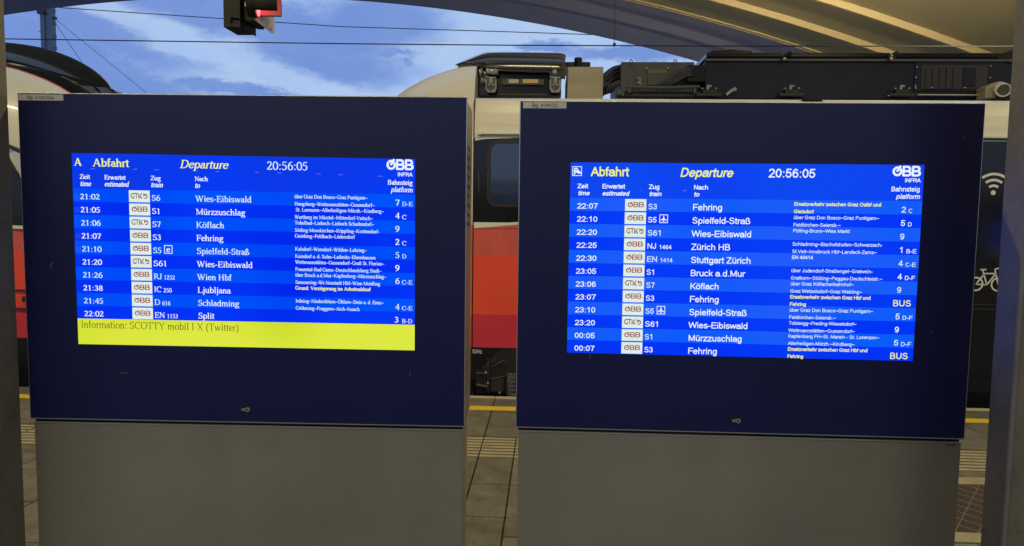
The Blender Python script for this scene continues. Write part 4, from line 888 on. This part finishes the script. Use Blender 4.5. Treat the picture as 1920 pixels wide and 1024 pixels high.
b.tube([P(1172, 162, 6.95), P(1168, 180, 6.95)], .012, 8)
for i in range(22): b.tube([P(1186+i*5.6, 167.5+.1*(i % 2), 6.97), P(1183+i*5.6, 172, 6.97)], .009, 5)
for x in (1180, 1303): b.tube([P(x, 165, 6.96), P(x, 174, 6.96)], .016, 8)
b.build('roof_handrail', M_galv if False else M_roofbox2, TR_)
rb('cable_tray', (1160, 170), (1320, 182), 7.0, .5, M_under)
rb('clamp_block', (1156, 167), (1168, 178), 6.95, .06, M_roofbox2, .01)
# big equipment container in three lengths with lids, feet and louvre
c0, c1 = P(1323, 97, 7.0), P(1323, 178, 7.0)
cont = MB(); cont.box(P(1323, 140, 7.0).x, 7.4, 7.0, 9.0, 2.745, P(1500, 112.5, 7.0).z); con = cont.build('equipment_container', M_roofbox, TR_, bevel=.01)
zt1 = P(1500, 99, 7.0).z; zt0 = P(1500, 108.5, 7.0).z
for xa_, xb_ in ((1324, 1466), (1472, 1668), (1681, 1900)):
    b = MB(); b.box(P(xa_, 105, 7.0).x, P(xb_, 105, 7.0).x, 6.985, 9.0, zt0, zt1); b.build('lid', M_hull, con, bevel=.01)
b = MB(); b.prism([(P(x, y, 7.2).x, P(x, y, 7.2).z) for x, y in ((1326, 101), (1335, 94.5), (1372, 92), (1408, 95), (1418, 101))], 7.2, 8.2); b.build('fan_cowl', M_hull, con, bevel=.01)
b = MB(); b.prism([(P(x, y, 6.98).x, P(x, y, 6.98).z) for x, y in ((1870, 104), (1905, 90), (1905, 112), (1870, 112))], 6.98, 7.6); b.build('end_cowl', M_hull, con)
b = MB(); p, q = P(1323, 110.5, 6.98), P(1900, 113, 6.98); b.box(p.x, 7.4, 6.975, 7.0, p.z-.02, p.z+.005); b.build('lip_rail', M_roofbox2, con, bevel=.004)
for x in (1468, 1668):
    b = MB(); b.tube([P(x, 111, 6.95), P(x+4, 105, 6.95), P(x+14, 100, 6.97)], .022, 8); b.build('lid_strap', M_band, con)
    b = MB(); q = P(x+1, 111.5, 6.93); b.tube([q, q+Vector((.02, 0, .012))], .012, 8); b.build('strap_buckle', M_yplate, con)
for x in (1331, 1486, 1693):
    f = MB(); boxpx(f, (x-13, 168), (x+13, 174), 6.93, .12); boxpx(f, (x-24, 174), (x+22, 180), 6.93, .2); fo = f.build('mounting_foot', M_under, con, bevel=.004)
    for qa, qb, qr in (((x-3, 160), (x-4, 168), .012), ((x-5, 161), (x+3, 162), .01), ((x-14, 165), (x-14, 167), .01), ((x+12, 164.5), (x+12, 167), .01)):
        f = MB(); f.tube([P(*qa, 6.92), P(*qb, 6.92)], qr, 8); f.build('foot_bolt', M_galv, fo)
f = MB(); f.tube([P(1362, 178, 6.95), P(1372, 170, 6.95), P(1380, 167, 6.95)], [.012, .016, .02], 8); f.build('hose_end', M_galv, con)
M_blade = mat('louvre_grey', (.026, .026, .034), .5, spec=.2)
# access panel with louvre
b = MB(); boxpx(b, (1717, 113), (1880, 172), 6.99, .01); pan = b.build('access_panel', M_roofbox, con, bevel=.002)
b = MB(); boxpx(b, (1729, 122), (1850, 167), 6.985, .006); b.build('louvre_recess', M_under, con)
for i in range(5):
    b = MB(); boxpx(b, (1737+i*13, 127), (1742+i*13, 167), 6.975, .012); b.build('louvre_blade', M_blade, pan, bevel=.002)
b = MB(); boxpx(b, (1808, 127), (1829, 162), 6.975, .012); b.build('blank_plate', M_roofbox, pan, bevel=.002)
for x, y in ((1719, 126), (1717, 145.5), (1716, 161), (1716, 165), (1746, 164.5), (1808, 164.5), (1857, 124), (1856, 146)):
    b = MB(); p = P(x, y, 6.98); b.tube([p, p-Vector((0, .008, 0))], .008, 6); b.build('bolt', M_galv, pan)
b = MB(); boxpx(b, (1722, 176.5), (1850, 179), 6.95, .03); boxpx(b, (1665, 178), (1682, 180), 6.94, .03); b.build('sill_rail', M_side, con)
# horn / nozzle at the right
b = MB(); pts = [(1847, 184), (1847, 164), (1858, 157), (1869, 154), (1866, 184)]; b.prism([(P(x, y, 6.85).x, P(x, y, 6.85).z) for x, y in pts], 6.84, 6.99); b.build('horn_bracket', M_sheet, TR_, bevel=.006)
a_, c_ = P(1873, 166, 6.95), P(1882, 169, 6.72); b = MB(); b.tube([a_, a_+(c_-a_)*.5, c_], [.062, .062, .06], 20, 0); b.tube([c_, c_-(c_-a_).normalized()*.002], .052, 20, 1)
b.build('horn', [M_rail_w, M_under], TR_, bevel=.003)
p0 = c_-(c_-a_).normalized()*(-.002); b = MB(); b.tube([p0, p0+(c_-a_).normalized()*.004], .045, 20); b.build('horn_mouth', M_roofbox2, TR_)
b = MB(); b.prism([(P(x, y, 6.7).x, P(x, y, 6.7).z) for x, y in ((1500, 189), (1509, 186.3), (1520, 185), (1531, 186), (1540, 189))], 6.63, 6.72); b.build('roof_cap', M_band, TR_)

# ---- black roof fairing of the left unit
prof = [(-60, 79), (14, 84), (60, 85), (100, 93.5), (135, 107), (165, 124), (190, 145), (207, 162)]
low = [(-60, 104), (14, 109), (60, 112.5), (100, 117), (130, 128), (160, 142), (182, 155), (205, 163)]
bot = [(-60, 112), (14, 116), (60, 127), (100, 142), (130, 152), (160, 158), (182, 161), (200, 164)]
b = MB(); rings = []
for i in range(8):
    k = i/7
    ya, yb = 7.15+.35*k*k, 7.85
    kk = max(0, (k-.2)/.8)**1.5; tp = P(*prof[i], YC); q = [Vector((tp.x, 7.12+.84*kk, tp.z-.44+.34*kk)), Vector((tp.x, 7.04+.92*kk, tp.z-.30+.24*kk)), Vector((tp.x, 7.3+.67*kk, tp.z-.10+.08*kk)), Vector((tp.x, 7.9+.09*kk, tp.z))]
    m_ = [Vector((v.x, 2*YC-v.y, v.z)) for v in reversed(q)]
    rings.append(q+m_)
n = 8; vs = [v for r in rings for v in r]
b.add(vs, [(i*n+k, i*n+k+1, (i+1)*n+k+1, (i+1)*n+k) for i in range(7) for k in range(n-1)]+[tuple(range(n)), tuple(7*n+k for k in range(n))])
for j in range(len(b.f)): 
    b.m[j] = 0
for i in range(7): b.m[i*(n-1)+0] = 1
o = b.build('fairing', [M_fair, M_hull], TL_, smooth=True); ss = o.modifiers.new('s', 'SUBSURF'); ss.levels = ss.render_levels = 2
q = [P(150, 160, 7.3), P(168, 160.5, 7.3), P(178, 172, 7.3), P(160, 172, 7.3)]
for pts in (((147, 160), (172, 162), (190, 178), (160, 178)), ((180, 162), (200, 165), (215, 178), (193, 178))):
    b = MB(); b.prism([(P(x, y, 7.25).x, P(x, y, 7.25).z) for x, y in pts], 7.25, 7.27); b.build('windscreen', mat('windscreen_glass', (.10, .13, .2), .08, coat=1), TL_)
b = MB(); b.prism([(P(x, y, 7.29).x, P(x, y, 7.29).z) for x, y in ((60, 125), (120, 140), (200, 164), (216, 180), (100, 190), (60, 160))], 7.3, 7.42); b.build('windscreen_surround', M_hull, TL_, bevel=.02)

# ------------------------------------------------------------------ vaulted station roof beyond the train
VC = (-7.66, -34.51); VR = 41.45
VT = thing('vaulted_roof', (-7.66, 13, 0), 'huge arched station roof with warm lit ceiling and ribs behind the train', 'roof')
def vz(a, r): return (VC[0]+r*math.sin(a), VC[1]+r*math.cos(a))
A0, A1 = math.asin(-22.9/VR), math.asin(22.9/VR)
def sweep(prof, a0, a1, n, closed=True):   # prof: list of (y, dr)
    b = MB(); k = len(prof)
    vs = []
    for i in range(n+1):
        a = a0+(a1-a0)*i/n
        for y, dr in prof:
            x, z = vz(a, VR+dr); vs.append((x, y, z))
    kk = k if closed else k-1
    b.add(vs, [(i*k+j, i*k+(j+1) % k, (i+1)*k+(j+1) % k, (i+1)*k+j) for i in range(n) for j in range(kk)])
    if closed: b.add([vs[j] for j in range(k)], [tuple(range(k))]); b.add([vs[n*k+j] for j in range(k)], [tuple(range(k))])
    return b
gs = [(15.3, 1.3), (15.3, .22), (15.62, .10), (15.66, .17), (16.5, .04), (16.55, .12), (17.9, 0), (18.0, .0), (18.05, 1.3)]
sweep(gs, A0, A1, 110).build('end_girder', M_gird, VT)
ribsY = [13.36, 12.02, 9.2]
edges = [14.66]+ribsY+[8.1]
seamA = math.asin((P(1600, 60, 12.7).x-VC[0])/VR)
for y1, y0 in zip(edges, edges[1:]):
    a = seamA-7*.105; 
    sg = [A0]+[seamA+.115*k for k in range(-9, 6)]+[A1]
    sg = sorted(s for s in sg if A0 <= s <= A1)
    for sa_, sb_ in zip(sg, sg[1:]):
        if sb_-sa_ < .01: continue
        g_ = .00007
        sweep([(y1-.006, .005), (y0+.006, .005), (y0+.006, .10), (y1-.006, .10)], sa_+g_, sb_-g_, max(3, int((sb_-sa_)/.02))).build('ceiling_panel', M_vault, VT)
for y in ribsY:
    sweep([(y-.03, .06), (y-.012, -.10), (y+.05, -.10), (y+.05, .12), (y-.03, .12)], A0, A1, 110).build('rib', M_vrib, VT)
for y in (14.66, 14.78):
    sweep([(y-.02, -.022), (y+.015, -.022), (y+.015, .03), (y-.02, .03)], A0, A1, 110).build('edge_bead', M_vrib, VT)
sweep([(8.1, .105), (14.64, .105), (14.64, .2), (8.1, .2)], A0, A1, 80).build('roof_deck', M_gird, VT)
b = MB(); p = P(1184, 2, 16.0); b.box(p.x-.12, p.x+.12, 15.9, 16.15, p.z-.02, p.z+.6); tag(b.build('roof_lamp', M_black, bevel=.02), 'small dark fitting hanging under the arched roof near the top edge', 'lamp')
# fill lamp added out of sight behind the train, brightening the vault panels
for (fxx, fy, fz, pw, tgt) in ((2.6, 9.3, 3.3, 120, (1.6, 14.2, 5.9)),):
    fl = thing('floodlight', (fxx, fy, 2.72), 'warm fill lamp added unseen behind the railcar roof, washing the arched ceiling', 'floodlight')
    b = MB(); b.box(fxx-.2, fxx+.2, fy-.15, fy+.15, fz-.12, fz); b.build('housing', M_roofbox2, fl, bevel=.01)
    b = MB(); b.tube([(fxx, fy, 2.72), (fxx, fy, fz-.12)], .03, 8); b.build('stand', M_galv, fl)
    d = Vector(tgt)-Vector((fxx, fy, fz+.03)); ar = area('flood', (0, 0, fz+.03-2.72), .35, .25, pw, parent=fl, col=(1, .80, .42)); ar.rotation_euler = d.to_track_quat('-Z', 'Y').to_euler()

fl = thing('floodlight', (5.2, 5.95, 4.62), 'floodlight under the canopy edge above the picture, raking the arched ceiling', 'floodlight')
b = MB(); b.tube([(5.2, 5.95, 4.12), (5.2, 5.95, 4.62)], .025, 8); b.build('stem', M_galv, fl)
b = MB(); b.box(5.02, 5.38, 5.82, 5.93, 3.9, 4.12); b.build('housing', M_roofbox2, fl, bevel=.01)
ar = area('flood', (0, .01, -.62), .3, .2, 120, parent=fl, col=(1, .80, .42), spread=80); ar.rotation_euler = (Vector((3.6, 13.6, 5.2))-Vector((5.2, 5.96, 4.0))).to_track_quat('-Z', 'Y').to_euler()

# ------------------------------------------------------------------ platform canopy and lamps (above the frame, seen in reflections)
cn = MB(); cn.box(-25, 25, -5, 6.2, 4.62, 4.8); cano = cn.build('platform_canopy', M_canopy); tag(cano, 'flat dark canopy over the platform, above the top of the picture', 'canopy')
for yy, pw, xs_ in ((4.1, 70, (-6.6, -3.3, 0, 3.3, 6.6)), (-.6, 45, (-5, -1.7, 1.7, 5))):
    for xx in xs_:
        lt = thing('strip_lamp', (xx, yy, 4.5), 'warm strip lamp in the %s row under the canopy, %s' % ('train side' if yy > 0 else 'rear', {-6.6: 'farthest left', -3.3: 'left of the middle', 0: 'in the middle', 3.3: 'right of the middle', 6.6: 'farthest right', -5: 'farthest left', -1.7: 'just left of the middle', 1.7: 'just right of the middle', 5: 'farthest right'}[xx]), 'lamp', 'strip lamps under the canopy')
        b = MB(); b.box(xx-.7, xx+.7, yy-.07, yy+.07, 4.5, 4.62); b.build('lamp_housing', M_galv, lt, bevel=.006)
        area('strip', (0, 0, -.012), 1.3, .11, pw, parent=lt)

# ------------------------------------------------------------------ wires, mast
def wire(name, pts, r, label, Yd=None):
    b = MB(); b.tube(pts, r, 6); return tag(b.build(name, M_wire, smooth=True), label, 'wire')
wp = [P(x, y, 8.2) for x, y in ((-400, 68), (12, 73), (320, 77.5), (640, 82), (960, 85), (1300, 86.2), (1900, 87), (2400, 86))]
wire('contact_wire', wp, .0065, 'dark contact wire running straight across the sky just above the train roofs')
mp_ = [P(x, y, 24) for x, y in ((60, 9), (120, 15), (417, 35), (640, 50), (960, 60), (1110, 65), (1500, 72))]
wire('messenger_wire', mp_, .014, 'thin sagging catenary wire behind the signal, above the contact wire')
dr = MB(); dr.tube([P(1154, -60, 8.2), P(1152, 86, 8.2)], .003, 5); dr.tube([P(1152, 81, 8.2), P(1152, 87, 8.2)], .016, 8)
tag(dr.build('dropper', M_wire), 'vertical dropper with a small clamp holding the contact wire near the arch', 'wire')
for a_, c_, lb in (((104, 36), (272, 172), 'long thin guy wire slanting down from the mast toward the board'), ((104, 44), (150, 112), 'short steep guy wire slanting down from the mast behind the fairing')):
    wire('guy_wire', [P(*a_, 25.3), P(c_[0]+(c_[0]-a_[0])*.8, c_[1]+(c_[1]-a_[1])*.8, 27)], .009, lb)
ms_ = thing('mast', (P(89, 60, 25).x, 25, -1), 'blue grey catenary mast with wire loops beyond the left railcar', 'mast')
x0, x1 = P(79.5, 60, 25).x, P(100, 60, 25).x
b = MB(); b.box(x0, x0+.14, 24.9, 25.2, -1, 12); b.box(x0+.13, x1, 24.96, 25.14, -1, 12); b.build('shaft', M_mast, ms_)
b = MB(); zc = P(88, 24, 25).z; b.box(x0-.07, x0+.2, 24.85, 25.25, zc-.06, zc+.06); b.build('collar', M_wire, ms_)
for y in (20, 43, 67, 90):
    zc = P(100, y, 25).z; b = MB(); b.tube([(x1, 25, zc), (x1+.08, 25, zc+.03), (x1+.13, 25, zc-.0), (x1+.1, 25, zc-.06), (x1, 25, zc-.07)], .011, 5); b.build('loop', M_wire, ms_)
b = MB(); p = P(74, 59, 25); b.tube([p, Vector((x0, 25, p.z-.06))], .02, 6); b.build('side_pin', M_wire, ms_)
b = MB(); p = P(104, 33, 25); b.box(x1, p.x+.03, 24.95, 25.05, p.z-.05, p.z+.02); b.build('anchor', M_wire, ms_)

# ------------------------------------------------------------------ red signal
YG = 5.8; pc = P(470, 20, YG)
sg_ = thing('railway_signal', (pc.x, YG, 4.6), 'railway signal with a glowing red lamp hanging at the top of the picture', 'signal')
sp = lambda x, y, Y=YG: P(x, y, Y)
def prismpx(b, pts, Y0_, Y1_, m=0): return b.prism([(sp(x, y, Y0_).x, sp(x, y, Y0_).z) for x, y in pts], Y0_, Y1_, m)
b = MB(); x0, x1, zl = sp(419, 40).x, sp(446, 40).x, sp(419, 51).z; b.box(x0, x1+.02, YG, YG+.26, zl, 4.3)
b.box(x1+.02, sp(452, 40).x, YG+.03, YG+.3, zl, 4.2); b.build('rear_housing', M_sigb, sg_, bevel=.008)
b = MB(); b.add([sp(432, 31, YG-.02), sp(446, 33, YG-.02), sp(468, 48.5, YG+.15), sp(456, 49, YG+.15), sp(455.5, 60, YG+.12), sp(430, 41, YG-.02)], [(0, 1, 2, 3), (0, 3, 4, 5)]); o = b.build('lower_visor', M_sigb, sg_); o.modifiers.new('s', 'SOLIDIFY').thickness = .006
b = MB(); prismpx(b, [(451, -60), (451, 20), (455, 38), (462, 41), (474, 41), (474, -60), (462, -60), (462, -2)], YG+.05, YG+.3); b.build('lamp_box', M_sigb, sg_, bevel=.01)
b = MB(); q = sp(463, 10, YG+.04); b.box(q.x-.015, q.x+.015, YG+.03, YG+.05, q.z-.012, q.z+.02); b.build('catch', M_galv, sg_)
# oblique background plate
pn = Vector((.76, -.65, 0)).normalized()
pl = [(474, -60, 0), (474, 30, 0), (476.5, 36, .0), (511, 62, .3), (515, 62, .33), (513.5, 20, .33), (513.5, -60, .33)]
vs = [sp(x, y, YG+.0+d) for x, y, d in pl]; b = MB(); back = [v-pn*.012 for v in vs]
n = len(vs); b.add(vs+back, [tuple(range(n)), tuple(range(2*n-1, n-1, -1))]+[(i, i+n, (i+1) % n+n, (i+1) % n) for i in range(n)]); bp = b.build('background_plate', M_sigp, sg_)
for x, y, d in ((477.5, 33, .02), (492, 29.5, .14), (507, 55, .28), (485, 27.5, .08)):
    q = sp(x, y, YG+d)+pn*.004; b = MB(); b.tube([q, q+pn*.006], .009, 8); b.build('plate_bolt', M_black, bp)
# hood: open-bottom tube standing off the plate; red lens inside
lc = sp(481, 6, YG-.02); ax = Vector((.97, .19, -.03)).normalized(); tx = Vector((ax.y, -ax.x, 0)).normalized(); rr = .115
def hring(d, a0, a1, r, n=20): return [lc+ax*d+(tx*math.cos(R_(a0+(a1-a0)*i/n))+Vector((0, 0, 1))*math.sin(R_(a0+(a1-a0)*i/n)))*r for i in range(n+1)]
b = MB(); r0 = hring(0, -42, 226, rr); r1 = hring(.175, -38, 216, rr); b.add(r0+r1, [(i, i+1, i+22, i+21) for i in range(20)]); o = b.build('hood', M_sigb, sg_, smooth=True); o.modifiers.new('s', 'SOLIDIFY').thickness = .006
M_liner = mat('added_glow_liner', (.22, .20, .20), .6, spec=.2)  # paler inner layer, added so the lens's red glow shows inside the hood
b = MB(); r0 = hring(.014, -41, 224, rr-.009); r1 = hring(.172, -37, 214, rr-.009); b.add(r0+r1, [(i, i+1, i+22, i+21) for i in range(20)]); b.build('added_glow_liner', M_liner, sg_, smooth=True)
E_red = mat('red_signal_light', (0, 0, 0), emit=(1.0, .05, .06), estr=10)
b = MB(); bk = MB(); bk.tube([lc-ax*.06, lc+ax*.006], rr*.95, 20); bk.build('lamp_body', M_sigb, sg_); L0_ = hring(.012, 0, 360, rr*.86, 24)[:-1]; b.add(L0_, [tuple(range(24))]); b.build('red_lens', E_red, sg_)
b = MB(); b.tube([(pc.x, YG+.15, 4.2), (pc.x, YG+.15, 4.62)], .04, 10); b.build('hanger', M_sigb, sg_)
